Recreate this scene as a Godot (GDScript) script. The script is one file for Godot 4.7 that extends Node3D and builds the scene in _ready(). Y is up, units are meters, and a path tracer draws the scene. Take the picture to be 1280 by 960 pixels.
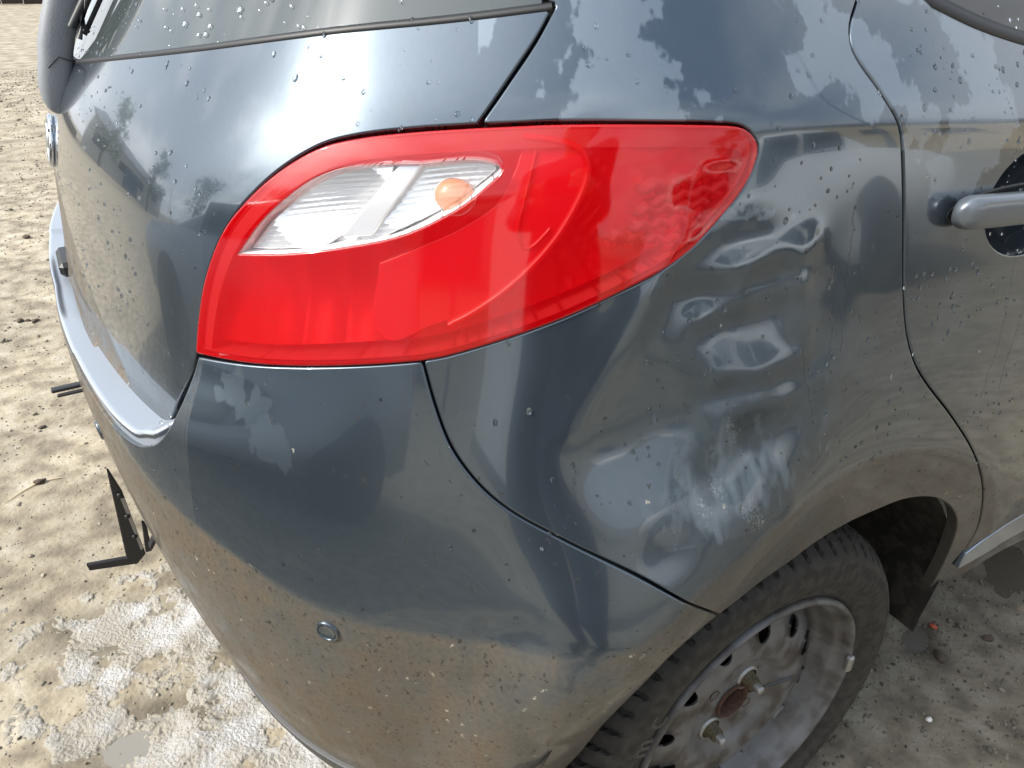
extends Node3D
# Rear right corner of a dark grey hatchback on a sandy yard. x runs towards the car's front, y up, z towards the car's right; the rear axle stands at x = 0.

# ---------------------------------------------------------------- outlines of the car's panels: pairs (distance round the car from the middle of its tail, height), metres
const LAMP_LEFT_TOP := [0.5542,0.8379, 0.5610,0.8702, 0.5735,0.9092, 0.5978,0.9540, 0.6254,0.9826, 0.6598,1.0078, 0.7028,1.0279, 0.7467,1.0371, 0.8040,1.0434, 0.8610,1.0478]
const LAMP_TOP := [0.8610,1.0478, 0.9336,1.0516, 1.0022,1.0520, 1.0696,1.0494, 1.0906,1.0457, 1.1016,1.0348, 1.1015,1.0232, 1.0923,1.0048, 1.0716,0.9821, 1.0437,0.9595, 1.0019,0.9369, 0.9459,0.9127, 0.8899,0.8923, 0.8325,0.8737, 0.8087,0.8681]
const LAMP_BOTTOM := [0.8087,0.8681, 0.7714,0.8625, 0.7046,0.8536, 0.6324,0.8445, 0.5542,0.8371]
const SEAM := [0.8087,0.8681, 0.8211,0.8285, 0.8355,0.7951, 0.8604,0.7634, 0.8884,0.7409, 0.9297,0.7184, 0.9955,0.6824, 1.0558,0.6347, 1.0899,0.5985]
const ARCH := [0.9518,0.2573, 0.9567,0.3667, 0.9727,0.4045, 0.9825,0.4713, 0.9929,0.5079, 1.0057,0.5391, 1.0324,0.5836, 1.0646,0.6003, 1.0912,0.6032, 1.1322,0.5939, 1.2076,0.5885, 1.2529,0.5996, 1.3048,0.6051, 1.3479,0.6061, 1.3919,0.6056, 1.4405,0.5924, 1.4791,0.5725, 1.5179,0.5423, 1.5527,0.5017, 1.5768,0.4510, 1.6011,0.3771, 1.6164,0.3089, 1.6108,0.2363]
const DOOR_LINE := [1.2365,1.1282, 1.2191,1.1087, 1.2176,1.0917, 1.2386,1.0647, 1.2572,1.0396, 1.2650,1.0199, 1.2795,0.9642, 1.2937,0.8890, 1.3091,0.8388, 1.3381,0.7941, 1.4157,0.7213, 1.4815,0.6578, 1.5364,0.5957, 1.5761,0.5395, 1.6108,0.4720, 1.6220,0.4192]
const SILL_TOP := [1.6220,0.4192, 1.6174,0.4101, 1.6613,0.4394, 1.7350,0.4469]
const SILL_LOW := [1.6248,0.3807, 1.6901,0.4018, 1.7747,0.4008]
const SKIRT_LOW := [1.6108,0.2363, 1.6148,0.2627, 1.6277,0.3037, 1.6535,0.3408, 1.7269,0.3584, 1.8249,0.3474]
const GATE_LINE := [0.8610,1.0478, 0.8927,1.0808, 0.9165,1.1044, 0.9374,1.1277]
const GATE_CORNER := [0.5542,0.8379, 0.5399,0.8100, 0.5084,0.7677, 0.4908,0.7401, 0.4873,0.7319]
const GATE_BOTTOM := [0.4873,0.7319, 0.4568,0.7328, 0.4153,0.7346, 0.3308,0.7336, 0.2074,0.7383, 0.0711,0.7473, -0.0983,0.7427]
const BUMP_CORNER := [0.5603,0.8387, 0.5583,0.8161, 0.5535,0.7900, 0.5439,0.7685, 0.5294,0.7523, 0.5155,0.7428]
const GLASS_LOW := [0.0616,1.0397, 0.4831,1.0854, 0.6729,1.1051, 0.8225,1.1158, 0.9341,1.1261]
const WINDOW_LOW := [1.3395,1.1261, 1.3999,1.1076, 1.4758,1.0909]
const CLEAR_ZONE := [0.6172,0.9386, 0.6451,0.9689, 0.6757,0.9919, 0.7057,1.0075, 0.7404,1.0163, 0.8050,1.0212, 0.8812,1.0225, 0.8628,1.0024, 0.8344,0.9852, 0.7896,0.9669, 0.7324,0.9547, 0.6718,0.9447]
const CLEAR_LEFT := [0.6219,0.9412, 0.6496,0.9688, 0.6784,0.9915, 0.7077,1.0059, 0.7406,1.0134, 0.7819,1.0153, 0.7136,0.9553, 0.6674,0.9462]
const CLEAR_RIGHT := [0.8051,1.0184, 0.8770,1.0202, 0.8600,1.0035, 0.8316,0.9869, 0.7897,0.9706, 0.7460,0.9594]
const INNER_CURVE := [0.9018,1.0409, 0.9329,1.0383, 0.9532,1.0320, 0.9583,1.0183, 0.9490,0.9955, 0.9249,0.9627, 0.8901,0.9309, 0.8546,0.9071, 0.8328,0.8962]
const INNER_CURVE_B := [0.9133,1.0315, 0.9009,0.9920, 0.8959,0.9682, 0.9042,0.9593, 0.9249,0.9748]
const BRACKET := [-0.6625,0.5127, -0.6520,0.4608, -0.6467,0.3376, -0.6612,0.3244, -0.7255,0.3401, -0.7269,0.3521, -0.6735,0.3417]
const BRACKET_B := [-0.6387,0.4131, -0.6334,0.4062, -0.6365,0.3551, -0.6455,0.3559]
const BRACKET_C := [-0.6388,0.3857, -0.6353,0.3810, -0.6206,0.4025, -0.6252,0.4076]
const PINK_GLEAM := [0.7667,0.9405, 0.8045,0.9547, 0.8449,0.9713, 0.8801,0.9926, 0.8964,1.0174, 0.9065,1.0356, 0.9411,1.0362, 0.9549,1.0200, 0.9456,0.9950, 0.9235,0.9651, 0.8887,0.9334, 0.8546,0.9103, 0.8181,0.8959, 0.7653,0.8835]
const CREASES := [[1.0504, 0.9348, 1.1636, 0.951], [1.0588, 0.9012, 1.1564, 0.9162], [1.0807, 0.8489, 1.1618, 0.8469], [1.0691, 0.8152, 1.1496, 0.8137], [1.0791, 0.7955, 1.102, 0.7166], [1.1317, 0.7841, 1.156, 0.7098], [1.1548, 0.9341, 1.1701, 0.8613]]
const BUMPER_CREASES := [[0.8677, 0.615, 0.9063, 0.5264], [0.9008, 0.6226, 0.9661, 0.5941], [0.8584, 0.5546, 0.9254, 0.4657]]
const TIP_RIBS := [[1.0008, 1.0037, 1.088, 1.0158], [1.0112, 0.994, 1.0835, 1.0043], [0.9974, 0.9874, 1.0638, 0.9924], [0.9942, 0.9755, 1.057, 0.9832], [0.9699, 0.9688, 1.0364, 0.9662]]
const PALE_PATCH_AXIS := [[0.6028, 0.8287, 0.6646, 0.7696], [0.6384, 0.8147, 0.6682, 0.7775]]
const CAMERA_AT := Vector3(-0.61721, 1.15977, 1.21871)
const CAMERA_TURN := Basis(Vector3(0.859505, 0.004946, 0.511103), Vector3(0.248644, 0.869614, -0.426553), Vector3(-0.446572, 0.493707, 0.746208))
const CAMERA_FOV := 53.7562
const SUN_TOWARDS := Vector3(-.70, .66, -.12)
const SUN_ENERGY := 1.15
const SKY_ENERGY := 1.45
const EXPOSURE := 1.22

const PLAN_KNOTS := [-.656, 0, -.651, .15, -.630, .335, -.597, .49, -.553, .60, -.485, .697, -.40, .766, -.28, .822, -.12, .846, .08, .853, .45, .857, 1.1, .86, 1.8, .853, 2.35, .815, 2.72, .75, 2.98, .60, 3.12, .35, 3.16, 0]

# ---------------------------------------------------------------- helpers
class Spline:
	var x: PackedFloat64Array
	var y: PackedFloat64Array
	var m: PackedFloat64Array
	func _init(xs: Array, ys: Array, d0 = null, d1 = null):
		x = PackedFloat64Array(xs); y = PackedFloat64Array(ys)
		var n := x.size()
		var a := PackedFloat64Array(); var b := PackedFloat64Array(); var c := PackedFloat64Array(); var r := PackedFloat64Array()
		for k in [a, b, c, r]: k.resize(n)
		for i in range(1, n - 1):
			var h0 := x[i] - x[i - 1]; var h1 := x[i + 1] - x[i]
			a[i] = h0; b[i] = 2.0 * (h0 + h1); c[i] = h1
			r[i] = 6.0 * ((y[i + 1] - y[i]) / h1 - (y[i] - y[i - 1]) / h0)
		b[0] = 1.0; b[n - 1] = 1.0
		if d0 != null:
			var h := x[1] - x[0]
			b[0] = 2.0 * h; c[0] = h; r[0] = 6.0 * ((y[1] - y[0]) / h - d0)
		if d1 != null:
			var h := x[n - 1] - x[n - 2]
			b[n - 1] = 2.0 * h; a[n - 1] = h; r[n - 1] = 6.0 * (d1 - (y[n - 1] - y[n - 2]) / h)
		for i in range(1, n):
			var w := a[i] / b[i - 1]
			b[i] -= w * c[i - 1]; r[i] -= w * r[i - 1]
		m.resize(n)
		m[n - 1] = r[n - 1] / b[n - 1]
		for i in range(n - 2, -1, -1):
			m[i] = (r[i] - c[i] * m[i + 1]) / b[i]
	func at(t: float) -> float:
		t = clampf(t, x[0], x[x.size() - 1])
		var i := clampi(x.bsearch(t) - 1, 0, x.size() - 2)
		var a := x[i + 1] - t; var b := t - x[i]; var h := x[i + 1] - x[i]
		return m[i] * a * a * a / (6.0 * h) + m[i + 1] * b * b * b / (6.0 * h) + (y[i] / h - m[i] * h / 6.0) * a + (y[i + 1] / h - m[i + 1] * h / 6.0) * b
	func slope(t: float) -> float:
		t = clampf(t, x[0], x[x.size() - 1])
		var i := clampi(x.bsearch(t) - 1, 0, x.size() - 2)
		var a := x[i + 1] - t; var b := t - x[i]; var h := x[i + 1] - x[i]
		return -m[i] * a * a / (2.0 * h) + m[i + 1] * b * b / (2.0 * h) - (y[i] / h - m[i] * h / 6.0) + (y[i + 1] / h - m[i + 1] * h / 6.0)

var plan_x: Spline
var plan_z: Spline
var prof := {}
var plan_length := 0.0
var waves := FastNoiseLite.new()
var waves_fine := FastNoiseLite.new()
var names := {}
var M := {}
var rng := RandomNumberGenerator.new()

func ease5(a: float, b: float, t: float) -> float:
	t = clampf((t - a) / (b - a), 0.0, 1.0)
	return t * t * t * (t * (6.0 * t - 15.0) + 10.0)

func soft(t: float, w: float) -> float:
	var k := t / w
	return t if k > 30.0 else (0.0 if k < -30.0 else w * log(1.0 + exp(k)))

func noise(seed_: int, freq: float, octaves := 4) -> FastNoiseLite:
	var n := FastNoiseLite.new()
	n.seed = seed_; n.frequency = freq; n.fractal_octaves = octaves; n.noise_type = FastNoiseLite.TYPE_SIMPLEX_SMOOTH
	return n

func make_body_shape():
	var px := PLAN_KNOTS
	var xs := []; var zs := []; var us := []
	var u := 0.0
	for i in range(0, px.size(), 2):
		if i > 0: u += Vector2(px[i] - px[i - 2], px[i + 1] - px[i - 1]).length()
		us.append(u); xs.append(px[i]); zs.append(px[i + 1])
	plan_length = u
	plan_x = Spline.new(us, xs, 0.0, 0.0); plan_z = Spline.new(us, zs, 1.0, -1.0)
	prof.side = Spline.new([.15,.25,.4,.55,.65,.75,.85,.95,1.05,1.15,1.3,1.42,1.475],[.075,.044,.010,-.006,-.008,-.004,.008,.024,.037,.054,.11,.17,.21])
	prof.corner = Spline.new([.15,.25,.4,.6,.75,.865,.95,1.03,1.1,1.25,1.4,1.475],[.06,.04,.018,-.002,.023,.053,.069,.090,.132,.225,.325,.39])
	prof.tail = Spline.new([.65,.735,.80,.90,.944,.98,1.04,1.10,1.25,1.40,1.475],[.013,.016,.024,.037,.045,.057,.093,.135,.24,.36,.42])
	prof.bumper_corner = Spline.new([.15,.22,.3,.4,.5,.6,.735,.8,.9],[.054,.038,.018,.002,-.006,-.004,.020,.036,.061])
	prof.bumper_side = Spline.new([.15,.22,.3,.4,.5,.6,.735,.8,.9],[.05,.035,.02,.008,.0,-.007,-.005,.001,.016])
	prof.bumper_rear = Spline.new([.15,.22,.3,.4,.5,.6,.70,.735,.8],[.045,.028,.008,-.01,-.021,-.026,-.025,-.022,-.016])
	waves = noise(5, 1.0, 1); waves_fine = noise(8, 1.0, 3)

func dirt_height(u: float) -> float:
	return .612 + .42 * soft(.72 - u, .02)

# dents pressed into the right rear quarter: u, y, half-width, half-height, depth, turn
const DENT_LIST := [[1.0, .80, .055, .050, .0085, .35], [1.10, .885, .065, .048, .0055, .25], [1.105, .775, .050, .042, .0075, -.2], [1.06, .935, .040, .022, .0022, .5], [1.165, .845, .035, .055, .0035, .1], [1.03, .70, .04, .03, .003, 0.3]]

func to_line(u: float, y: float, k: Array) -> float:
	var a := Vector2(k[0], k[1]); var b := Vector2(k[2], k[3])
	var t := clampf((Vector2(u, y) - a).dot(b - a) / (b - a).length_squared(), 0.0, 1.0)
	return (Vector2(u, y) - a.lerp(b, t)).length()

func dented(u: float, y: float) -> float:
	if u < .85 or u > 1.35 or y < .6 or y > 1.02: return 0.0
	var d := 0.0
	for k in DENT_LIST:
		var a: float = u - k[0]; var b: float = y - k[1]; var c := cos(k[5]); var s := sin(k[5])
		var p: float = (a * c + b * s) / k[2]; var q: float = (-a * s + b * c) / k[3]
		d += k[4] * exp(-p * p - q * q)
	# the fold that runs down from the lamp
	var e0 := Vector2(1.035, .965); var e1 := Vector2(.945, .815)
	var t := clampf((Vector2(u, y) - e0).dot(e1 - e0) / (e1 - e0).length_squared(), 0.0, 1.0)
	var far := (Vector2(u, y) - e0.lerp(e1, t)).length()
	d -= .0042 * exp(-pow(far / .016, 2.0)) * (1.0 - .6 * t)
	var g := exp(-pow((u - 1.10) / .085, 2.0) - pow((y - .845) / .115, 2.0))
	for k in CREASES: d -= .0024 * exp(-pow(to_line(u, y, k) / .0135, 2.0))
	d += g * .0034 * waves.get_noise_2d(u * 13.0, y * 13.0)
	return d

func plain_inset(u: float, y: float, bumper: bool, x: float) -> float:
	var a: float; var b: float; var c: float
	if bumper:
		var k := ease5(.75, .86, y)
		a = prof.bumper_rear.at(y) * (1.0 - k) + k * (prof.tail.at(y) - .003); b = prof.bumper_corner.at(y); c = prof.bumper_side.at(y)
	else:
		a = prof.tail.at(y) - .5 * soft(.752 - y, .003) + .5 * soft(.728 - y, .003); b = prof.corner.at(y); c = prof.side.at(y)
	var wr := 1.0 - ease5(.42, .80, u); var ws := ease5(.70, 1.25, u)
	var d := wr * a + (1.0 - wr) * ((1.0 - ws) * b + ws * c)
	d += ws * .42 * soft(y - (1.052 - .095 * (x + .156)), .006)
	if bumper: d += (1.0 - ws) * .085 * soft(dirt_height(u) - y, .004)
	if u > .75 and u < 2.2:
		var r := Vector2(x, y - .268).length()
		var f := .17 * soft(.442 - r, .005) - .046 * exp(-pow((r - .40) / .11, 2.0)) * ease5(.1, -.34, x) * ease5(.2, .4, y)
		d += f * ease5(.75, .95, u)
	return d

func inset(u: float, y: float, bumper: bool, x: float) -> float:
	var d := plain_inset(u, y, bumper, x)
	if not bumper: d += dented(u, y)
	elif u > .8 and u < 1.1 and y < .75:
		for k in BUMPER_CREASES: d += .0045 * exp(-pow(to_line(u, y, k) / .020, 2.0))
	return d

func skin(p: Vector2, bumper := false, deeper := 0.0) -> Vector3:
	var u := absf(p.x)
	var x := plan_x.at(u); var z := plan_z.at(u)
	var t := Vector2(plan_x.slope(u), plan_z.slope(u)).normalized()
	var d := deeper + (inset(u, p.y, bumper, x) if p.x >= 0.0 else plain_inset(u, p.y, bumper, x))   # the left side has no dents
	return Vector3(x + t.y * d, p.y, (z - t.x * d) * (-1.0 if p.x < 0.0 else 1.0))

func body_at(p: Vector2) -> Vector3: return skin(p)
func bumper_at(p: Vector2) -> Vector3: return skin(p, true)
func at_depth(deeper: float, bumper := false) -> Callable: return func(p: Vector2) -> Vector3: return skin(p, bumper, deeper)

func skin_normal(p: Vector2, f: Callable) -> Vector3:
	var e := 4e-4
	var du: Vector3 = f.call(p + Vector2(e, 0)) - f.call(p - Vector2(e, 0))
	var dy: Vector3 = f.call(p + Vector2(0, e)) - f.call(p - Vector2(0, e))
	return du.cross(dy).normalized()

# ---- outlines
func pts(a: Array) -> PackedVector2Array:
	var r := PackedVector2Array()
	for i in range(0, a.size(), 2): r.append(Vector2(a[i], a[i + 1]))
	return r

func smooth(a, gap := .006) -> PackedVector2Array:   # a curve through the points, resampled
	var p: PackedVector2Array = a if a is PackedVector2Array else pts(a)
	var c := Curve2D.new()
	for i in p.size():
		var t := (p[mini(i + 1, p.size() - 1)] - p[maxi(i - 1, 0)]) * .5
		var before := (p[i] - p[maxi(i - 1, 0)]).length(); var after := (p[mini(i + 1, p.size() - 1)] - p[i]).length()
		var n := t.normalized()
		c.add_point(p[i], -n * before / 3.0, n * after / 3.0)
	c.bake_interval = gap * .5
	var length := c.get_baked_length(); var n := maxi(2, int(length / gap))
	var r := PackedVector2Array()
	for i in n + 1: r.append(c.sample_baked(length * i / n, true))
	return r

func straight(a: Array, gap := .012) -> PackedVector2Array:
	var p := pts(a); var r := PackedVector2Array()
	for i in p.size() - 1:
		var n := maxi(1, int((p[i + 1] - p[i]).length() / gap))
		for k in n: r.append(p[i].lerp(p[i + 1], float(k) / n))
	r.append(p[p.size() - 1])
	return r

func back(a: PackedVector2Array) -> PackedVector2Array:
	var r := a.duplicate(); r.reverse(); return r

func mirrored(a: PackedVector2Array) -> PackedVector2Array:
	var r := PackedVector2Array()
	for p in a: r.append(Vector2(-p.x, p.y))
	return r

func outline(parts: Array) -> PackedVector2Array:
	var r := PackedVector2Array()
	for a in parts:
		for p in a:
			if r.is_empty() or r[r.size() - 1].distance_to(p) > 4e-4: r.append(p)
	if r[0].distance_to(r[r.size() - 1]) < 4e-4: r.remove_at(r.size() - 1)
	return r

func oval(c: Vector2, rx: float, ry: float, n := 28, turn := 0.0) -> PackedVector2Array:
	var r := PackedVector2Array()
	for i in n: r.append(c + Vector2(cos(TAU * i / n) * rx, sin(TAU * i / n) * ry).rotated(turn))
	return r

func shrunk(poly: PackedVector2Array, by: float) -> PackedVector2Array:
	var best := PackedVector2Array(); var most := -1.0
	for q in Geometry2D.offset_polygon(poly, -by, Geometry2D.JOIN_ROUND):
		var s := absf(area(q))
		if s > most: most = s; best = q
	return best

func area(q: PackedVector2Array) -> float:
	var s := 0.0
	for i in q.size(): s += q[i].cross(q[(i + 1) % q.size()])
	return s * .5

func densify(q: PackedVector2Array, gap: float) -> PackedVector2Array:
	var r := PackedVector2Array()
	for i in q.size():
		var a := q[i]; var b := q[(i + 1) % q.size()]
		if a.distance_to(b) < 1e-5: continue
		var n := maxi(1, int(ceil(a.distance_to(b) / gap)))
		for k in n: r.append(a.lerp(b, float(k) / n))
	return r

# A curved sheet over the outline (holes left out), its rim rolled inwards: f places a point of the plane in space.
func sheet(poly_in: PackedVector2Array, f: Callable, o := {}) -> ArrayMesh:
	var step: Vector2 = o.get("step", Vector2(.01, .01)); var rim: float = o.get("rim", .012); var rd: float = o.get("round", .0015)
	var uvs_: Callable = o.get("uv", body_uv)
	var poly := poly_in
	if o.get("gap", 0.0) > 0.0: poly = shrunk(poly_in, o.gap)
	if area(poly) < 0.0: poly.reverse()
	poly = densify(poly, step.x)
	var holes := []
	for h in o.get("holes", []):
		var q: PackedVector2Array = h.duplicate()
		if area(q) < 0.0: q.reverse()
		holes.append(densify(q, step.x))
	var v := PackedVector3Array(); var nn := PackedVector3Array(); var uv := PackedVector2Array(); var idx := PackedInt32Array()
	var lo := poly[0]; var hi := poly[0]
	for p in poly: lo = lo.min(p); hi = hi.max(p)
	var nx := int(ceil((hi.x - lo.x) / step.x)); var ny := int(ceil((hi.y - lo.y) / step.y))
	var touched := {}
	for q in [poly] + holes:
		for i in q.size():
			var a: Vector2 = q[i]; var b: Vector2 = q[(i + 1) % q.size()]
			var m := maxi(2, int(a.distance_to(b) / (minf(step.x, step.y) * .1)))
			for k in m + 1:
				var p := (a.lerp(b, float(k) / m) - lo) / step
				touched[Vector2i(int(floor(p.x)), int(floor(p.y)))] = true
	var cache := {}
	var put := func(p: Vector2, key):
		if key != null and cache.has(key): return cache[key]
		v.append(f.call(p)); nn.append(skin_normal(p, f)); uv.append(uvs_.call(p))
		if key != null: cache[key] = v.size() - 1
		return v.size() - 1
	for i in nx:
		for j in ny:
			var p0 := lo + step * Vector2(i, j); var p1 := p0 + step
			if touched.has(Vector2i(i, j)):
				var cell := PackedVector2Array([p0, Vector2(p1.x, p0.y), p1, Vector2(p0.x, p1.y)])
				var bits: Array = Geometry2D.intersect_polygons(cell, poly)
				for h in holes:
					var next := []
					for b in bits: next.append_array(Geometry2D.clip_polygons(b, h))
					bits = next
				for b in bits:
					var t := Geometry2D.triangulate_polygon(b)
					if t.is_empty():
						for k in range(1, b.size() - 1): t.append_array([0, k, k + 1])
					var ids := []
					for p in b: ids.append(put.call(p, Vector2i((p * 2e5).round())))
					for k in range(0, t.size(), 3):
						var w: float = (b[t[k + 1]] - b[t[k]]).cross(b[t[k + 2]] - b[t[k]])
						if absf(w) < 1e-12: continue
						if w > 0.0: idx.append_array([ids[t[k]], ids[t[k + 2]], ids[t[k + 1]]])
						else: idx.append_array([ids[t[k]], ids[t[k + 1]], ids[t[k + 2]]])
			else:
				var mid := (p0 + p1) * .5
				var votes := 0
				for m in [mid, mid + step * Vector2(.13, .21), mid - step * Vector2(.17, .11)]:
					var here := Geometry2D.is_point_in_polygon(m, poly)
					for h in holes: here = here and not Geometry2D.is_point_in_polygon(m, h)
					votes += int(here)
				if votes < 2: continue
				var ids := []
				for p in [p0, Vector2(p1.x, p0.y), p1, Vector2(p0.x, p1.y)]: ids.append(put.call(p, Vector2i((p * 2e5).round())))
				idx.append_array([ids[0], ids[2], ids[1], ids[0], ids[3], ids[2]])
	if rim > 0.0:
		for c in [poly] + holes:
			var q: PackedVector2Array = c
			var sg := 1.0 if c == poly else -1.0
			var n := q.size(); var first := v.size()
			for i in n:
				var t := (q[(i + 1) % n] - q[(i + n - 1) % n]).normalized()
				var oo := Vector2(t.y, -t.x) * sg
				var at: Vector3 = f.call(q[i]); var no := skin_normal(q[i], f)
				var o3: Vector3 = (f.call(q[i] + oo * 4e-4) - at)
				o3 = (o3 - no * o3.dot(no)).normalized()
				for ring in [[0.0, 0.0, 1.0, 0.0], [.7, .3, .7, .7], [1.0, 1.0, 0.0, 1.0], [1.0, rim / rd, 0.0, 1.0]]:
					v.append(at + o3 * rd * ring[0] - no * rd * ring[1]); nn.append((no * ring[2] + o3 * ring[3]).normalized()); uv.append(uvs_.call(q[i]))
			for i in n:
				for k in 3:
					var a := first + i * 4 + k; var b := first + ((i + 1) % n) * 4 + k
					if sg > 0.0: idx.append_array([a, b, a + 1, b, b + 1, a + 1])
					else: idx.append_array([a, a + 1, b, b, a + 1, b + 1])
	var arr := []; arr.resize(Mesh.ARRAY_MAX)
	arr[Mesh.ARRAY_VERTEX] = v; arr[Mesh.ARRAY_NORMAL] = nn; arr[Mesh.ARRAY_TEX_UV] = uv; arr[Mesh.ARRAY_INDEX] = idx
	var mesh := ArrayMesh.new(); mesh.add_surface_from_arrays(Mesh.PRIMITIVE_TRIANGLES, arr)
	return mesh

func body_uv(p: Vector2) -> Vector2: return Vector2(absf(p.x) / 2.0, 1.0 - (p.y - .2) / 1.05)

# ---- naming
func numbered(called: String) -> String:
	names[called] = names.get(called, -1) + 1
	return called if names[called] == 0 else "%s_%03d" % [called, names[called]]

func part(called: String, mesh: Mesh, mat: Material, parent: Node, at := Vector3.ZERO, turn := Basis()) -> MeshInstance3D:
	var o := MeshInstance3D.new(); o.mesh = mesh; o.material_override = mat; o.name = called
	parent.add_child(o, true); o.name = o.name; o.position = at; o.basis = turn
	var n := 0
	for c in parent.get_children():
		if c != o and (str(c.name) == called or str(c.name).begins_with(called + "_0")): n += 1
	o.name = called if n == 0 else "%s_%03d" % [called, n]
	return o

func thing(called: String, label: String, category: String, at := Vector3.ZERO, group := "") -> Node3D:
	var o := Node3D.new(); o.name = numbered(called); add_child(o); o.position = at
	o.set_meta("label", label); o.set_meta("category", category)
	if group: o.set_meta("group", group)
	return o

func single(called: String, mesh: Mesh, mat: Material, label: String, category: String, at := Vector3.ZERO, turn := Basis(), group := "") -> MeshInstance3D:
	var o := part(numbered(called), mesh, mat, self, at, turn)
	o.set_meta("label", label); o.set_meta("category", category)
	if group: o.set_meta("group", group)
	return o

# ---- plain shapes
func finish(st: SurfaceTool) -> ArrayMesh:
	st.generate_normals(); return st.commit()

func tri(st: SurfaceTool, a: Vector3, b: Vector3, c: Vector3):   # counter-clockwise as seen from outside
	st.add_vertex(a); st.add_vertex(c); st.add_vertex(b)

func quad(st: SurfaceTool, a: Vector3, b: Vector3, c: Vector3, d: Vector3):
	tri(st, a, b, c); tri(st, a, c, d)

func box_into(st: SurfaceTool, at: Vector3, size: Vector3, bevel := .0, turn := Basis()):
	# a box whose edges are cut off
	var h := size * .5; var b := minf(bevel, minf(h.x, minf(h.y, h.z)) * .9)
	st.set_smooth_group(-1)
	var P := func(x: float, y: float, z: float) -> Vector3: return at + turn * Vector3(x, y, z)
	for ax in 3:
		for s in [-1.0, 1.0]:
			var q := []
			for c in [[-1.0, -1.0], [1.0, -1.0], [1.0, 1.0], [-1.0, 1.0]]:
				var w := Vector3.ZERO
				w[ax] = h[ax] * s; w[(ax + 1) % 3] = (h[(ax + 1) % 3] - b) * c[0]; w[(ax + 2) % 3] = (h[(ax + 2) % 3] - b) * c[1]
				q.append(P.call(w.x, w.y, w.z))
			if s > 0: quad(st, q[0], q[1], q[2], q[3])
			else: quad(st, q[3], q[2], q[1], q[0])
	if b <= 0.0: return
	for ax in 3:
		var i := (ax + 1) % 3; var j := (ax + 2) % 3
		for s in [-1.0, 1.0]:
			for t in [-1.0, 1.0]:
				var e := []
				for l in [-1.0, 1.0]:
					var w := Vector3.ZERO; w[ax] = (h[ax] - b) * l; w[i] = h[i] * s; w[j] = (h[j] - b) * t; e.append(P.call(w.x, w.y, w.z))
					w[i] = (h[i] - b) * s; w[j] = h[j] * t; e.append(P.call(w.x, w.y, w.z))
				if s * t > 0: quad(st, e[0], e[2], e[3], e[1])
				else: quad(st, e[1], e[3], e[2], e[0])
	for sx in [-1.0, 1.0]:
		for sy in [-1.0, 1.0]:
			for sz in [-1.0, 1.0]:
				var a: Vector3 = P.call(h.x * sx, (h.y - b) * sy, (h.z - b) * sz); var c: Vector3 = P.call((h.x - b) * sx, h.y * sy, (h.z - b) * sz); var d: Vector3 = P.call((h.x - b) * sx, (h.y - b) * sy, h.z * sz)
				if sx * sy * sz > 0: tri(st, a, c, d)
				else: tri(st, a, d, c)

func box(size: Vector3, bevel := .004) -> ArrayMesh:
	var st := SurfaceTool.new(); st.begin(Mesh.PRIMITIVE_TRIANGLES); box_into(st, Vector3.ZERO, size, bevel); return finish(st)

# rings of points joined into a skin; closed ends on request
func loft(rings: Array, caps := true, smooth_group := 0) -> ArrayMesh:
	var st := SurfaceTool.new(); st.begin(Mesh.PRIMITIVE_TRIANGLES); loft_into(st, rings, caps, smooth_group); return finish(st)

func loft_into(st: SurfaceTool, rings: Array, caps := true, smooth_group := 0):
	st.set_smooth_group(smooth_group)
	for i in rings.size() - 1:
		var a: PackedVector3Array = rings[i]; var b: PackedVector3Array = rings[i + 1]; var n := a.size()
		for k in n:
			var l := (k + 1) % n
			tri(st, a[k], a[l], b[l]); tri(st, a[k], b[l], b[k])
	if caps:
		st.set_smooth_group(-1)
		for e in [0, rings.size() - 1]:
			var a: PackedVector3Array = rings[e]; var c := Vector3.ZERO
			for p in a: c += p / a.size()
			for k in a.size():
				if e == 0: tri(st, c, a[(k + 1) % a.size()], a[k])
				else: tri(st, c, a[k], a[(k + 1) % a.size()])

func circle3(c: Vector3, r: float, ax: Vector3, ay: Vector3, n := 16) -> PackedVector3Array:
	var q := PackedVector3Array()
	for i in n: q.append(c + (ax * cos(TAU * i / n) + ay * sin(TAU * i / n)) * r)
	return q

func tube(path: Array, radii, n := 10) -> ArrayMesh:
	var rings := []
	for i in path.size():
		var d: Vector3 = (path[mini(i + 1, path.size() - 1)] - path[maxi(i - 1, 0)]).normalized()
		var s := d.cross(Vector3.UP if absf(d.y) < .9 else Vector3.RIGHT).normalized()
		rings.append(circle3(path[i], radii[i] if radii is Array else radii, s, d.cross(s).normalized() * -1.0, n))
	for i in rings.size(): rings[i].reverse()
	return loft(rings)

# a round turned about the z axis: (radius, z) pairs from outside to inside
func lathe(profile: Array, n := 48, smooth_group := 0) -> ArrayMesh:
	var rings := []
	for p in profile:
		var q := PackedVector3Array()
		for i in n: q.append(Vector3(cos(TAU * i / n) * p[0], sin(TAU * i / n) * p[0], p[1]))
		rings.append(q)
	return loft(rings, false, smooth_group)

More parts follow.
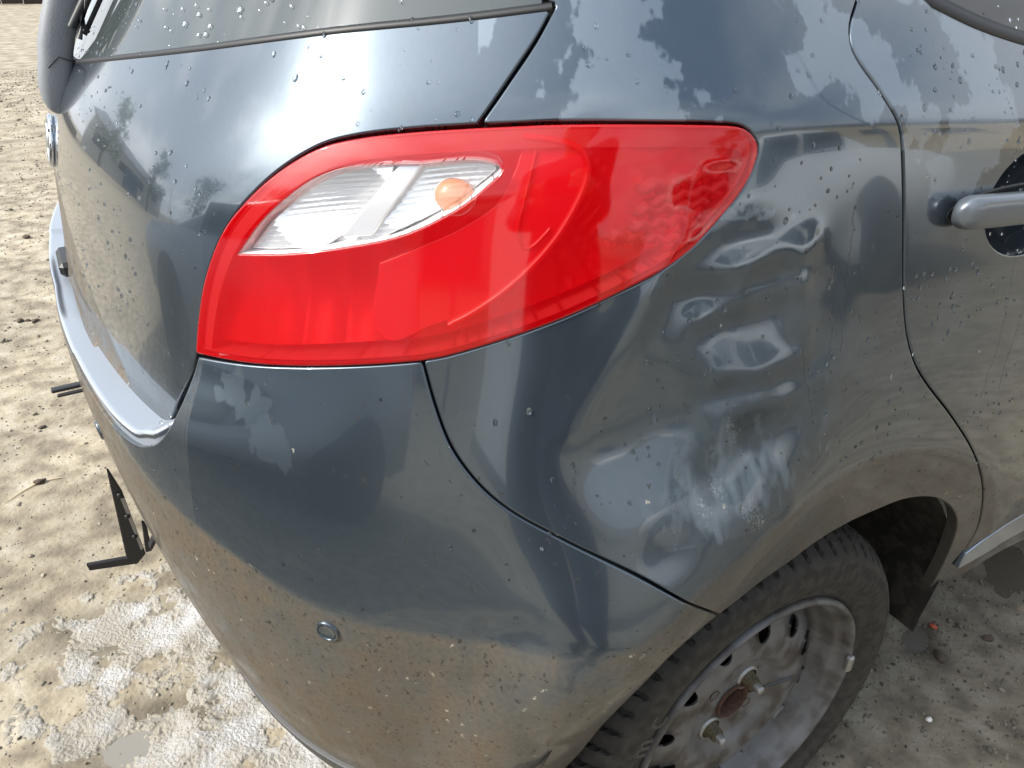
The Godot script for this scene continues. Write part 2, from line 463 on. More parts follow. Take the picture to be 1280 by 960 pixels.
# a flat outline in x and y given thickness along z
func extruded(poly: PackedVector2Array, z0: float, z1: float, bevel := .001) -> ArrayMesh:
	if area(poly) < 0.0: poly = back(poly)
	var small := shrunk(poly, bevel)
	if small.size() < 3: small = poly
	if area(small) < 0.0: small.reverse()
	var st := SurfaceTool.new(); st.begin(Mesh.PRIMITIVE_TRIANGLES); st.set_smooth_group(-1)
	for p in [[small, z1, true], [small, z0, false]]:
		var t := Geometry2D.triangulate_polygon(p[0])
		for k in range(0, t.size(), 3):
			var a: Vector2 = p[0][t[k]]; var b: Vector2 = p[0][t[k + 1]]; var c: Vector2 = p[0][t[k + 2]]
			if ((b - a).cross(c - a) > 0.0) != p[2]: var s := b; b = c; c = s
			tri(st, Vector3(a.x, a.y, p[1]), Vector3(b.x, b.y, p[1]), Vector3(c.x, c.y, p[1]))
	var n := small.size()
	for i in n:
		var a := small[i]; var b := small[(i + 1) % n]
		var o := Vector2((b - a).y, -(b - a).x).normalized() * bevel
		var a0 := Vector3(a.x + o.x, a.y + o.y, z0 + bevel); var b0 := Vector3(b.x + o.x, b.y + o.y, z0 + bevel)
		var a1 := Vector3(a.x + o.x, a.y + o.y, z1 - bevel); var b1 := Vector3(b.x + o.x, b.y + o.y, z1 - bevel)
		quad(st, a0, b0, b1, a1)
		quad(st, a1, b1, Vector3(b.x, b.y, z1), Vector3(a.x, a.y, z1))
		quad(st, Vector3(a.x, a.y, z0), Vector3(b.x, b.y, z0), b0, a0)
	return finish(st)

# ---- materials
func mat(called: String, c: Color, rough: float, metal := 0.0, more := {}) -> StandardMaterial3D:
	var m := StandardMaterial3D.new(); m.resource_name = called
	m.albedo_color = c; m.roughness = rough; m.metallic = metal; m.cull_mode = BaseMaterial3D.CULL_DISABLED
	for k in more: m.set(k, more[k])
	M[called] = m
	return m

func noise_texture(n: FastNoiseLite, size: int, ramp = null, normal := 0.0) -> NoiseTexture2D:
	var t := NoiseTexture2D.new(); t.noise = n; t.width = size; t.height = size; t.seamless = true
	if ramp != null: t.color_ramp = ramp
	if normal > 0.0: t.as_normal_map = true; t.bump_strength = normal
	return t

func ramp(stops: Array) -> Gradient:
	var g := Gradient.new(); var o := PackedFloat32Array(); var c := PackedColorArray()
	for s in stops: o.append(s[0]); c.append(s[1])
	g.offsets = o; g.colors = c
	return g

func paint_maps():
	# What lies on the paint: dust, dried water films, scuffs, streaks. 1 px is about 1.2 mm. Red of the second picture is gloss, green roughness, blue metal.
	var W := 1600; var H := 840
	var n_film := noise(21, .0085, 5).get_image(W, H); var n_dust := noise(22, .02, 5).get_image(W, H)
	var n_fine := noise(23, .16, 2).get_image(W, H); var n_big := noise(24, .004, 3).get_image(W, H)
	var film := n_film.get_data(); var dust := n_dust.get_data(); var fine := n_fine.get_data(); var big := n_big.get_data()
	var streak_n := noise(25, .05, 3)
	var col := PackedByteArray(); var srf := PackedByteArray(); col.resize(W * H * 3); srf.resize(W * H * 3)
	for i in W:
		var u := float(i) / W * 2.0
		var x := plan_x.at(u); var dl := dirt_height(u); var crease := 1.052 - .095 * (x + .156)
		var on_bumper := 1.0 - ease5(.88, 1.0, u)
		var streak := streak_n.get_noise_1d(i) * .5 + .5
		for j in H:
			var k := j * W + i
			var y := 1.25 - float(j) / H * 1.05
			var f := fine[k] / 255.0; var d0 := dust[k] / 255.0; var w := film[k] / 255.0; var b := big[k] / 255.0
			var D := .025 + .05 * maxf(0.0, d0 - .5)
			var below := dl - y
			if below > -.02 and on_bumper > 0.0: D = maxf(D, on_bumper * clampf((below + .003) / .010, 0.0, 1.0) * (.30 + .45 * d0 + .35 * b))
			if u > .85:
				var r := sqrt(x * x + (y - .268) * (y - .268))
				var edge := .447 + .012 * (w - .5)
				if r < edge: D = maxf(D, clampf((edge - r) / .012, 0.0, 1.0) * (.38 + .42 * d0))
				if y < .66: D = maxf(D, clampf((.68 - y) / .2, 0.0, 1.0) * (.15 + .45 * d0) * ease5(1.0, 1.2, u))
			if u < .57 and y < .95: D = maxf(D, .08 + .22 * clampf((.95 - y) / .2, 0.0, 1.0) * d0)
			if on_bumper > 0.0 and D > .2: D *= .78 + .42 * streak
			var speck := 1.0 if f > .80 and d0 > .46 and D > .18 else 0.0
			var film_on := 0.0
			if y > crease - .075 and u > .86:
				var lim := .53 + .10 * clampf((crease - y) / .075, -.3, 1.0) - .05 * (b - .5)
				film_on = clampf((w + .07 * (f - .5) - lim) * 34.0, 0.0, 1.0)
			elif u > 1.0 and y > .7 and y < crease - .06:
				film_on = .25 * clampf((w - .60) * 20.0, 0.0, 1.0)
			var c := Vector3(74, 85, 95) * (.98 + .04 * f)
			c = c.lerp(Vector3(168, 180, 192), (.29 if y > crease - .075 else .2) * film_on)
			c = c.lerp(Vector3(84, 72, 56) * (.85 + .3 * f), D)
			c = c.lerp(Vector3(38, 33, 28), speck * .65)
			var dull := exp(-pow((u - 1.09) / .085, 2.0) - pow((y - .80) / .10, 2.0))
			var gloss := 1.0 - minf(.85, D * 1.05) - .12 * film_on - .62 * dull * (1.0 - D)
			var rough := .17 + .60 * D + .06 * film_on + .13 * dull
			var metal := .74 * (1.0 - minf(1.0, D * 1.2)) - .25 * film_on
			col[k * 3] = clampi(int(c.x), 0, 255); col[k * 3 + 1] = clampi(int(c.y), 0, 255); col[k * 3 + 2] = clampi(int(c.z), 0, 255)
			srf[k * 3] = clampi(int(gloss * 255), 0, 255); srf[k * 3 + 1] = clampi(int(rough * 255), 0, 255); srf[k * 3 + 2] = clampi(int(metal * 255), 0, 255)
	var ci := Image.create_from_data(W, H, false, Image.FORMAT_RGB8, col); var si := Image.create_from_data(W, H, false, Image.FORMAT_RGB8, srf)
	var mark := func(u: float, y: float, c: Color, a: float, gloss: float):
		var i := int(u / 2.0 * W); var j := int((1.25 - y) / 1.05 * H)
		if i < 0 or j < 0 or i >= W or j >= H: return
		ci.set_pixel(i, j, ci.get_pixel(i, j).lerp(c, a))
		var s := si.get_pixel(i, j); si.set_pixel(i, j, s.lerp(Color(gloss, .7, .1), a))
	var rub := noise(31, 1.0, 4); var rub2 := noise(32, 1.0, 3)
	# scuffed patch above the wheel: pale scrapes that run downwards
	for a in 190:
		for b in 140:
			var u := 1.0 + (a + .5) * 2.0 / W; var y := .665 + (b + .5) * 1.05 / H
			var inside := exp(-pow((u - 1.095 - (y - .75) * .25) / .065, 2.0) - pow((y - .748) / .050, 2.0))
			var s := rub.get_noise_2d(u * 30.0 + y * 7.0, y * 9.0) * .7 + rub2.get_noise_2d(u * 90.0, y * 30.0) * .35
			var t := clampf((s + inside * .75 - .38) * 1.5, 0.0, .55)
			if t > 0.0: mark.call(u, y, Color8(118, 132, 140), t * .62, .5)
	for q in SCUFF_SPOTS:
		for k in 60:
			var p := Vector2(rng.randfn(0, .0035), rng.randfn(0, .008)).rotated(.25)
			mark.call(q[0] + p.x, q[1] + p.y, Color8(190, 196, 190), .22, .4)
	# paler patch under the lamp, its edge ragged
	for a in 150:
		for b in 150:
			var u := .56 + (a + .5) * 2.0 / W; var y := .74 + (b + .5) * 1.05 / H
			var far := minf(to_line(u, y, PALE_PATCH_AXIS[0]) / .017, to_line(u, y, PALE_PATCH_AXIS[1]) / .011)
			if far + 1.1 * rub2.get_noise_2d(u * 40.0, y * 28.0) < .8: mark.call(u, y, Color8(108, 117, 124), .13, .8)
	# thin runs of dried water and hair cracks
	for q in RUNS:
		var p := Vector2(q[0], q[1])
		for k in int(q[2] / .0008):
			p += Vector2(q[3] * .0008 + rng.randfn(0, .0004), -.0008)
			mark.call(p.x, p.y, Color8(24, 26, 30), .5, .6)
	# specks of mud
	for k in 6500:
		var u := rng.randf() * 1.95; var y := .25 + rng.randf() * .75
		var dl := dirt_height(u)
		if y > dl and rng.randf() < .88: continue
		var n := rng.randi_range(1, 7); var dark := rng.randf() < .92
		var p := Vector2(u, y)
		for t in n:
			mark.call(p.x, p.y, Color8(34, 29, 24) if dark else Color8(176, 166, 148), .8, .2)
			p += Vector2(rng.randfn(0, .0009), rng.randfn(-.0004, .0009))
	return [ImageTexture.create_from_image(ci), ImageTexture.create_from_image(si)]

const SCUFF_SPOTS := [[1.093, .797], [1.075, .745], [1.105, .714], [1.058, .735], [1.115, .71]]
const RUNS := [[1.213, .975, .13, .03], [1.20, .93, .10, -.06], [1.165, .86, .07, .25], [.57, .86, .11, -.12], [1.48, .93, .20, -.10], [1.52, .91, .18, -.06], [.52, .98, .05, .1]]

func make_materials():
	var maps: Array = paint_maps()
	mat("car_paint", Color.WHITE, 1.0, 1.0, {albedo_texture = maps[0], roughness_texture = maps[1], roughness_texture_channel = BaseMaterial3D.TEXTURE_CHANNEL_GREEN, metallic_texture = maps[1], metallic_texture_channel = BaseMaterial3D.TEXTURE_CHANNEL_BLUE, clearcoat_enabled = true, clearcoat = 1.0, clearcoat_texture = maps[1], clearcoat_roughness = .035, texture_repeat = false})
	mat("plain_paint", Color8(74, 85, 95), .18, .74, {clearcoat_enabled = true, clearcoat = 1.0, clearcoat_roughness = .035})
	mat("black_gap", Color(.012, .012, .013), .9)
	mat("black_plastic", Color8(34, 34, 36), .45)
	mat("grey_plastic", Color8(118, 121, 125), .5, 0.0, {normal_enabled = true, normal_texture = noise_texture(noise(41, .08, 3), 256, null, 3.0), normal_scale = .25, uv1_triplanar = true, uv1_scale = Vector3.ONE * 12.0})
	mat("worn_metal", Color8(150, 150, 148), .45, .8)
	mat("chrome", Color8(205, 208, 212), .08, 1.0)
	mat("rubber", Color8(34, 32, 30), .75, 0.0, {})
	mat("black_liner", Color8(44, 40, 35), .95, 0.0, {albedo_texture = noise_texture(noise(55, .02, 5), 512, ramp([[0.0, Color(.35, .34, .33)], [.5, Color(.6, .58, .55)], [.62, Color(1, .95, .88)], [1.0, Color(1.5, 1.35, 1.15)]])), uv1_triplanar = true, uv1_scale = Vector3.ONE * 3.0})
	var tread := mat("rubber_tread", Color8(50, 48, 45), .8)
	tread.albedo_texture = noise_texture(noise(53, .02, 5), 512, ramp([[0.0, Color(.55, .52, .48)], [.45, Color(.8, .78, .74)], [.62, Color(1, .97, .92)], [1.0, Color(1.25, 1.18, 1.05)]])); tread.uv1_triplanar = true; tread.uv1_scale = Vector3.ONE * 5.0
	mat("pale_steel", Color8(206, 212, 216), .4)
	mat("sunlit_step", Color8(158, 166, 176), .42, .45, {clearcoat_enabled = true, clearcoat = .25, clearcoat_roughness = .3})  # same car paint, paled: the sunlit gleam of the step put into its colour
	mat("sill_strip", Color8(132, 144, 158), .3, .7, {clearcoat_enabled = true, clearcoat = 1.0, clearcoat_roughness = .1})
	mat("handle_paint", Color8(98, 105, 113), .32, .45, {clearcoat_enabled = true, clearcoat = .6, clearcoat_roughness = .12})
	mat("rear_screen", Color(.30, .33, .335, .62), .02, 0.0, {transparency = BaseMaterial3D.TRANSPARENCY_ALPHA})  # pale grey: the bright sky reflection is put into the glass colour
	mat("muddy_water", Color8(86, 80, 70), .22, 0.0, {})
	mat("tyre_letter", Color8(64, 60, 55), .8)
	mat("lips", Color8(150, 92, 84), .6)
	mat("stone_dark", Color8(74, 64, 54), .95); mat("chip_red", Color8(176, 84, 62), .8); mat("chip_white", Color8(214, 210, 204), .7); mat("straw", Color8(196, 180, 146), .9)
	mat("trim_rubber", Color8(24, 24, 26), .5)
	mat("dark_glass", Color(.02, .025, .025, .45), .02, 0.0, {transparency = BaseMaterial3D.TRANSPARENCY_ALPHA})
	mat("clear_lens", Color(.95, .96, .97, .05), .01, 0.0, {transparency = BaseMaterial3D.TRANSPARENCY_ALPHA})
	mat("red_lens", Color(.74, .002, .028, .52), .05, 0.0, {transparency = BaseMaterial3D.TRANSPARENCY_ALPHA})
	mat("red_reflector", Color(.86, .012, .03), .24, .55)
	mat("deep_red", Color(.78, .02, .03), .35, .1)
	mat("pale_red", Color(.60, .13, .13), .5)
	mat("silver_reflector", Color8(232, 232, 232), .22, .75)
	mat("bar_plastic", Color8(214, 214, 216), .2, .5); mat("white_plastic", Color8(238, 236, 236), .35)
	mat("amber_glass", Color(.86, .50, .26, .62), .06, 0.0, {transparency = BaseMaterial3D.TRANSPARENCY_ALPHA})
	var steel := mat("steel_wheel", Color8(110, 110, 110), .55, .3)
	steel.albedo_texture = noise_texture(noise(51, .012, 5), 512, ramp([[0.0, Color(.50, .44, .40)], [.36, Color(.74, .71, .68)], [.5, Color(.90, .90, .90)], [1.0, Color(1, 1, 1)]]))
	steel.uv1_triplanar = true; steel.uv1_scale = Vector3.ONE * 3.0
	mat("rust", Color8(96, 66, 50), .9, 0.0, {albedo_texture = noise_texture(noise(52, .05, 4), 256, ramp([[0.0, Color(.5, .5, .5)], [1.0, Color(1, 1, 1)]])), uv1_triplanar = true, uv1_scale = Vector3.ONE * 9.0})
	mat("brass_nut", Color8(98, 91, 76), .6, .5, {albedo_texture = noise_texture(noise(54, .05, 4), 256, ramp([[0.0, Color(.35, .32, .28)], [.5, Color(.8, .78, .74)], [1.0, Color(1.2, 1.15, 1.0)]])), uv1_triplanar = true, uv1_scale = Vector3.ONE * 20.0})
	# ground
	var sand := mat("sand", Color.WHITE, .95)
	sand.albedo_texture = noise_texture(noise(61, .011, 6), 1024, ramp([[0.0, Color8(104, 96, 83)], [.36, Color8(138, 128, 111)], [.52, Color8(154, 144, 125)], [.68, Color8(163, 154, 136)], [1.0, Color8(184, 176, 161)]]))
	sand.uv1_triplanar = true; sand.uv1_world_triplanar = true; sand.uv1_scale = Vector3.ONE * .9
	sand.vertex_color_use_as_albedo = true
	sand.heightmap_enabled = true; sand.heightmap_scale = .17; sand.heightmap_texture = noise_texture(noise(62, .07, 5), 1024)
	var far := mat("far_sand", Color.WHITE, .95)
	far.albedo_texture = noise_texture(noise(65, .02, 6), 1024, ramp([[0.0, Color8(112, 103, 88)], [.36, Color8(140, 130, 112)], [.52, Color8(152, 142, 123)], [.68, Color8(160, 151, 133)], [1.0, Color8(180, 172, 156)]]))
	far.uv1_triplanar = true; far.uv1_world_triplanar = true; far.uv1_scale = Vector3.ONE * .23
	far.vertex_color_use_as_albedo = true
	mat("pebble", Color.WHITE, .9, 0.0, {vertex_color_use_as_albedo = true})
	mat("foam", Color.WHITE, .75, 0.0, {vertex_color_use_as_albedo = true, heightmap_enabled = true, heightmap_scale = .25, heightmap_texture = noise_texture(noise(64, .06, 4), 512), uv1_triplanar = true, uv1_world_triplanar = true, uv1_scale = Vector3.ONE * 4.0})
	mat("puddle_water", Color8(122, 117, 106), .06, 0.0, {clearcoat_enabled = true, clearcoat = 1.0, clearcoat_roughness = .02})
	mat("drop", Color(.95, .97, .98, .0), .0, 0.0, {refraction_enabled = true, refraction_scale = .033})
	# surroundings
	mat("pale_wall", Color8(196, 194, 186), .85); mat("tan_wall", Color8(178, 164, 140), .9); mat("grey_roof", Color8(96, 100, 106), .7)
	mat("window_dark", Color8(30, 36, 42), .08); mat("blue_steel", Color8(70, 92, 112), .5); mat("timber", Color8(58, 48, 42), .9)
	mat("white_paint", Color8(226, 228, 228), .25, 0.0, {clearcoat_enabled = true, clearcoat = 1.0}); mat("navy_paint", Color8(30, 36, 50), .3, .2, {clearcoat_enabled = true, clearcoat = 1.0})
	mat("bark", Color8(74, 62, 50), .95); mat("leaf", Color8(70, 88, 44), .7, 0.0, {backlight_enabled = true, backlight = Color(.12, .18, .05)})
	mat("denim", Color8(34, 44, 66), .9); mat("silver_paint", Color8(188, 192, 196), .3, .3, {clearcoat_enabled = true, clearcoat = 1.0}); mat("pink_red", Color(.86, .05, .11), .35, .1); mat("lip_plastic", Color8(56, 57, 58), .55); mat("jacket", Color8(66, 76, 92), .85); mat("skin", Color8(196, 150, 124), .6); mat("hair", Color8(40, 30, 24), .8); mat("phone", Color8(24, 24, 28), .2)

func make_sky() -> Sky:
	# blue-grey air with broken, bright cloud, hazy and brighter towards the sun
	var W := 768; var H := 384
	var n := noise(71, 1.0, 6); var sun := SUN_TOWARDS.normalized()
	var im := Image.create_empty(W, H, false, Image.FORMAT_RGBF)
	for j in H:
		var up := PI * (.5 - (j + .5) / H)
		var y := sin(up)
		for i in W:
			var c := Color(.5, .52, .54)
			if y > -.02:
				var a := TAU * (i + .5) / W
				var d := Vector3(sin(a) * cos(up), y, -cos(a) * cos(up))
				var h := pow(1.0 - maxf(y, 0.0), 2.2)
				var air := Vector3(.24, .34, .50).lerp(Vector3(.66, .71, .75), h)
				var p := d / (maxf(y, 0.0) + .22)
				var cl := n.get_noise_3d(p.x * 1.1, 7.0, p.z * 1.1) * .5 + .5
				var cover := clampf((cl - .40) * 3.6, 0.0, 1.0)
				var thick := clampf((cl - .56) * 3.0, 0.0, 1.0)
				var cloud := Vector3(.92, .94, .96).lerp(Vector3(.55, .58, .63), thick)
				var s := maxf(0.0, d.dot(sun))
				var glow := 1.5 * pow(s, 4.0) + 5.0 * pow(s, 18.0) + 22.0 * pow(s, 220.0)
				var r := air.lerp(cloud, cover * .85) * (1.0 + .25 * pow(s, 3.0)) + Vector3(1.0, .97, .92) * glow * (.6 + .8 * cover)
				c = Color(r.x, r.y, r.z)
			im.set_pixel(i, j, c)
	var m := PanoramaSkyMaterial.new(); m.panorama = ImageTexture.create_from_image(im); m.energy_multiplier = SKY_ENERGY
	var sky := Sky.new(); sky.sky_material = m
	return sky

# ---------------------------------------------------------------- the car
var car: Node3D
var lamp_outline: PackedVector2Array
var arch_outline: PackedVector2Array

func cut(a: Array, from: int, to: int) -> Array: return a.slice(from * 2, to * 2)

func build_car():
	car = thing("hatchback_car", "dark grey metallic hatchback with dented rear quarter and red tail lamp", "car")
	var paint: Material = M.car_paint
	lamp_outline = outline([smooth(LAMP_LEFT_TOP), smooth(LAMP_TOP), smooth(LAMP_BOTTOM)])
	var arch_rear := smooth(cut(ARCH, 0, 9)); var arch_front := smooth(cut(ARCH, 8, 23))
	var gate_bottom := cut(GATE_BOTTOM, 0, 6) + [0.0, .7475]
	var glass_low := [0.0, 1.0375] + GLASS_LOW

	# tailgate and its glass
	var half := outline([back(smooth(gate_bottom)), back(smooth(GATE_CORNER)), smooth(LAMP_LEFT_TOP), smooth(GATE_LINE), back(smooth(glass_low))])
	var gate := part("tailgate", sheet(outline([half, back(mirrored(half))]), body_at, {gap = .0030, step = Vector2(.008, .008), rim = .016, round = .002}), paint, car)
	var pane := outline([smooth(glass_low), straight([.9272, 1.1276, .93, 1.2, .92, 1.3, .90, 1.41, 0.0, 1.43], .02)])
	pane = outline([pane, back(mirrored(pane))])
	part("rear_glass", sheet(pane, at_depth(.002), {gap = .003, step = Vector2(.02, .02), rim = .004, round = .001}), M.rear_screen, gate)
	part("glass_seal", ribbon(smooth(mirrored(pts(glass_low))), smooth(glass_low), -.0005, .0055), M.trim_rubber, gate)
	part("cabin_lining", sheet(pane, at_depth(.06), {step = Vector2(.05, .05), rim = 0.0}), M.black_gap, car)

	# quarter panel with the dents
	var q := outline([smooth(LAMP_TOP), smooth(SEAM), arch_front, straight(cut(SKIRT_LOW, 0, 3) + [1.628, .345]), straight([1.628, .345, 1.6178, .3863, 1.6189, .4215]), back(smooth(DOOR_LINE)), straight([1.2365, 1.1282, 1.255, 1.20, 1.32, 1.3, 1.42, 1.38, 1.45, 1.44, .92, 1.43, .92, 1.3, .93, 1.2, .9302, 1.1291], .015), back(smooth(GATE_LINE))])
	var quarter := part("quarter_panel", sheet(q, body_at, {gap = .0030, step = Vector2(.0055, .0055), rim = .018, round = .0022}), paint, car)
	part("quarter_panel", sheet(mirrored(q), body_at, {gap = .002, step = Vector2(.03, .03), rim = .012}), M.plain_paint, car)

	# rear door
	var door_half := outline([smooth(DOOR_LINE), smooth(SILL_TOP), straight([1.7329, .4482, 2.13, .445, 2.13, 1.06, 2.11, 1.41, 1.47, 1.43, 1.43, 1.38, 1.325, 1.3, 1.26, 1.20, 1.2365, 1.1282], .015)])
	var window := outline([smooth([1.335, 1.128] + WINDOW_LOW + [1.6, 1.07, 2.08, 1.05]), straight([2.08, 1.05, 2.07, 1.36, 1.55, 1.375, 1.47, 1.33, 1.37, 1.22, 1.333, 1.15], .02)])
	var cup := oval(Vector2(1.49, .942), .083, .056, 40)
	var door := part("rear_door", sheet(door_half, body_at, {gap = .0032, step = Vector2(.008, .008), rim = .018, round = .0025, holes = [window, cup]}), paint, car)
	part("window_pane", sheet(window, at_depth(.008), {step = Vector2(.03, .03), rim = 0.0}), M.dark_glass, door)
	part("window_seal", ribbon_loop(window, -.0015, .013), M.trim_rubber, door)
	part("rear_door", sheet(mirrored(door_half), body_at, {gap = .002, step = Vector2(.04, .04), rim = .012, holes = [mirrored(window)]}), M.plain_paint, car)
	door_handle(door, cup)

	# sill with its pale edge
	var strip := outline([smooth(SILL_TOP), straight([1.7329, .4482, 2.13, .445, 3.1, .43, 3.1, .40, 2.13, .405, 1.767, .4060], .03), back(smooth(SILL_LOW))])
	var sill := part("sill", sheet(outline([straight([1.6178, .3863, 1.628, .345], .01), smooth(cut(SKIRT_LOW, 3, 6)), straight([1.8031, .3623, 2.13, .35, 3.1, .33, 3.1, .40, 2.13, .405, 1.767, .406], .03), back(smooth(SILL_LOW))]), at_depth(.0), {step = Vector2(.012, .008), rim = .03, round = .004}), M.car_paint, car)
	part("sill_moulding", sheet(strip, func(p: Vector2) -> Vector3: return skin(p, false, -.003 + (p.y - .42) * .12) , {gap = .002, step = Vector2(.012, .006), rim = .008, round = .002}), M.sill_strip, sill)

	# bumper with its step, lower lip and parking sensors
	var lip := [0.0, .733, .2, .733, .3865, .7325, .4614, .7331, .497, .7361, .5199, .7457]
	half = outline([smooth(lip), back(smooth(BUMP_CORNER)), back(smooth(LAMP_BOTTOM)), smooth(SEAM), back(arch_rear), straight([.947, .2813, .935, .245, .6, .235, .3, .232, 0.0, .232], .012)])
	var bumper := part("rear_bumper", sheet(outline([half, back(mirrored(half))]), bumper_at, {gap = .0030, step = Vector2(.007, .007), rim = .016, round = .002}), paint, car)
	part("bumper_step", bumper_step(), M.sunlit_step, bumper)
	var low := straight([-.93, .275, -.6, .268, .6, .268, .945, .278, .935, .235, .6, .205, -.6, .205, -.93, .22], .015)
	part("lower_lip", sheet(low, func(p: Vector2) -> Vector3: return skin(p, true, -.007 + 2.0 * pow(maxf(.0, .228 - p.y), 1.0)), {step = Vector2(.012, .006), rim = .02, round = .003}), M.lip_plastic, bumper)
	for s in [[.7098, .59], [.30, .655], [-.30, .655], [-.71, .59]]: parking_sensor(bumper, Vector2(s[0], s[1]))

	# what lies behind the gaps, and the rest of the body
	var shell := straight([-.9, .62, .9, .62, 1.05, .64, 1.4, .64, 1.56, .56, 1.645, .42, 2.1, .46, 2.1, 1.04, 1.36, 1.105, 1.30, 1.36, .95, 1.36, .95, 1.13, .6, 1.088, 0.0, 1.02, -.6, 1.088, -.9, 1.12], .02)
	part("inner_body", sheet(shell, at_depth(.021), {step = Vector2(.03, .03), rim = 0.0, holes = [lamp_outline, cup]}), M.black_gap, car)
	rest_of_body()
	tail_lamp()
	wheel_arch()
	var w := wheel(); w.position = Vector3(0, .268, 0)
	for p in [Vector3(2.49, .268, 0), Vector3(0, .268, 0), Vector3(2.49, .268, 0)]:
		var c: Node3D = w.duplicate(); car.add_child(c); c.position = p
		c.name = "wheel_%03d" % (car.get_children().filter(func(o): return str(o.name).begins_with("wheel")).size() - 1)
		if str(c.name) != "wheel_001": c.rotation.y = PI
	wiper(gate)
	emblem(gate)
	plate_bracket(bumper)
	drops(quarter, gate, bumper, door)

func smooth_loop(a: Array) -> PackedVector2Array:
	return outline([smooth(a + [a[0], a[1]])])

# a narrow band along a line on the body: the two lines are joined into one
func ribbon(left: PackedVector2Array, right: PackedVector2Array, lift: float, wide: float) -> ArrayMesh:
	var line := outline([back(left), right]); var st := SurfaceTool.new(); st.begin(Mesh.PRIMITIVE_TRIANGLES)
	ribbon_into(st, line, lift, wide, false); return finish(st)

func ribbon_loop(line: PackedVector2Array, lift: float, wide: float) -> ArrayMesh:
	var st := SurfaceTool.new(); st.begin(Mesh.PRIMITIVE_TRIANGLES); ribbon_into(st, line, lift, wide, true); return finish(st)

func ribbon_into(st: SurfaceTool, line: PackedVector2Array, lift: float, wide: float, closed: bool, f: Callable = body_at):
	st.set_smooth_group(0)
	var n := line.size(); var rows := []
	for i in n:
		var a := line[(i + n - 1) % n] if closed else line[maxi(i - 1, 0)]; var b := line[(i + 1) % n] if closed else line[mini(i + 1, n - 1)]
		var t := (b - a).normalized(); var o := Vector2(-t.y, t.x)
		var no := skin_normal(line[i], f); var row := []
		for k in [[-.5, 1.5], [-.42, 0.0], [0.0, -.5], [.42, 0.0], [.5, 1.5]]:
			row.append(f.call(line[i] + o * wide * k[0]) - no * (lift + .001 * k[1]))
		rows.append(row)
	for i in (n if closed else n - 1):
		var a: Array = rows[i]; var b: Array = rows[(i + 1) % n]
		for k in 4: quad(st, a[k], b[k], b[k + 1], a[k + 1])

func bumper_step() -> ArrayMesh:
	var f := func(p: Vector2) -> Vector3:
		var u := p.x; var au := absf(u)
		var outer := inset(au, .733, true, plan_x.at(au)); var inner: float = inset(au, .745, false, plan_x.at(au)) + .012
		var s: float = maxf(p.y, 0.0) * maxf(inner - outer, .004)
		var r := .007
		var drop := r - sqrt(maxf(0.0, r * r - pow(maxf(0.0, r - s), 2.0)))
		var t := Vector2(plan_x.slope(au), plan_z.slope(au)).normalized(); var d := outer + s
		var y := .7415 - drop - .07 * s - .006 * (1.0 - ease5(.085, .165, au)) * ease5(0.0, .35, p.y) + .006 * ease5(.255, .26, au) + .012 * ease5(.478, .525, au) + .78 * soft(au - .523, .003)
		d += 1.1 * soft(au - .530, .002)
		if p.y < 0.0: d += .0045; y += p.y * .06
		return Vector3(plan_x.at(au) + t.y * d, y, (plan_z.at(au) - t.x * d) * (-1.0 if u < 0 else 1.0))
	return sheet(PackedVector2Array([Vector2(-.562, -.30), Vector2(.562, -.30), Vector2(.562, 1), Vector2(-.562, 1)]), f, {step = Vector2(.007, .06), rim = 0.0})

func disc_at(bumper_side: bool, p: Vector2) -> Transform3D:
	var f: Callable = bumper_at if bumper_side else body_at
	var n := skin_normal(p, f); var x := Vector3.UP.cross(n).normalized()
	return Transform3D(Basis(x, n.cross(x), n), f.call(p))

func parking_sensor(parent: Node, p: Vector2):
	var t := disc_at(true, p)
	var o := part("parking_sensor", lathe([[.0125, -.004], [.0125, .0008], [.0118, .0022], [.0105, .0026], [.0098, .0016], [.0094, .0006]], 32), M.plain_paint, parent, t.origin, t.basis)
	part("sensor_face", lathe([[.0096, .0004], [.0092, .0016], [.0070, .0019], [.0064, .0013], [.003, .0017], [.0001, .0018]], 32), M.plain_paint, o)

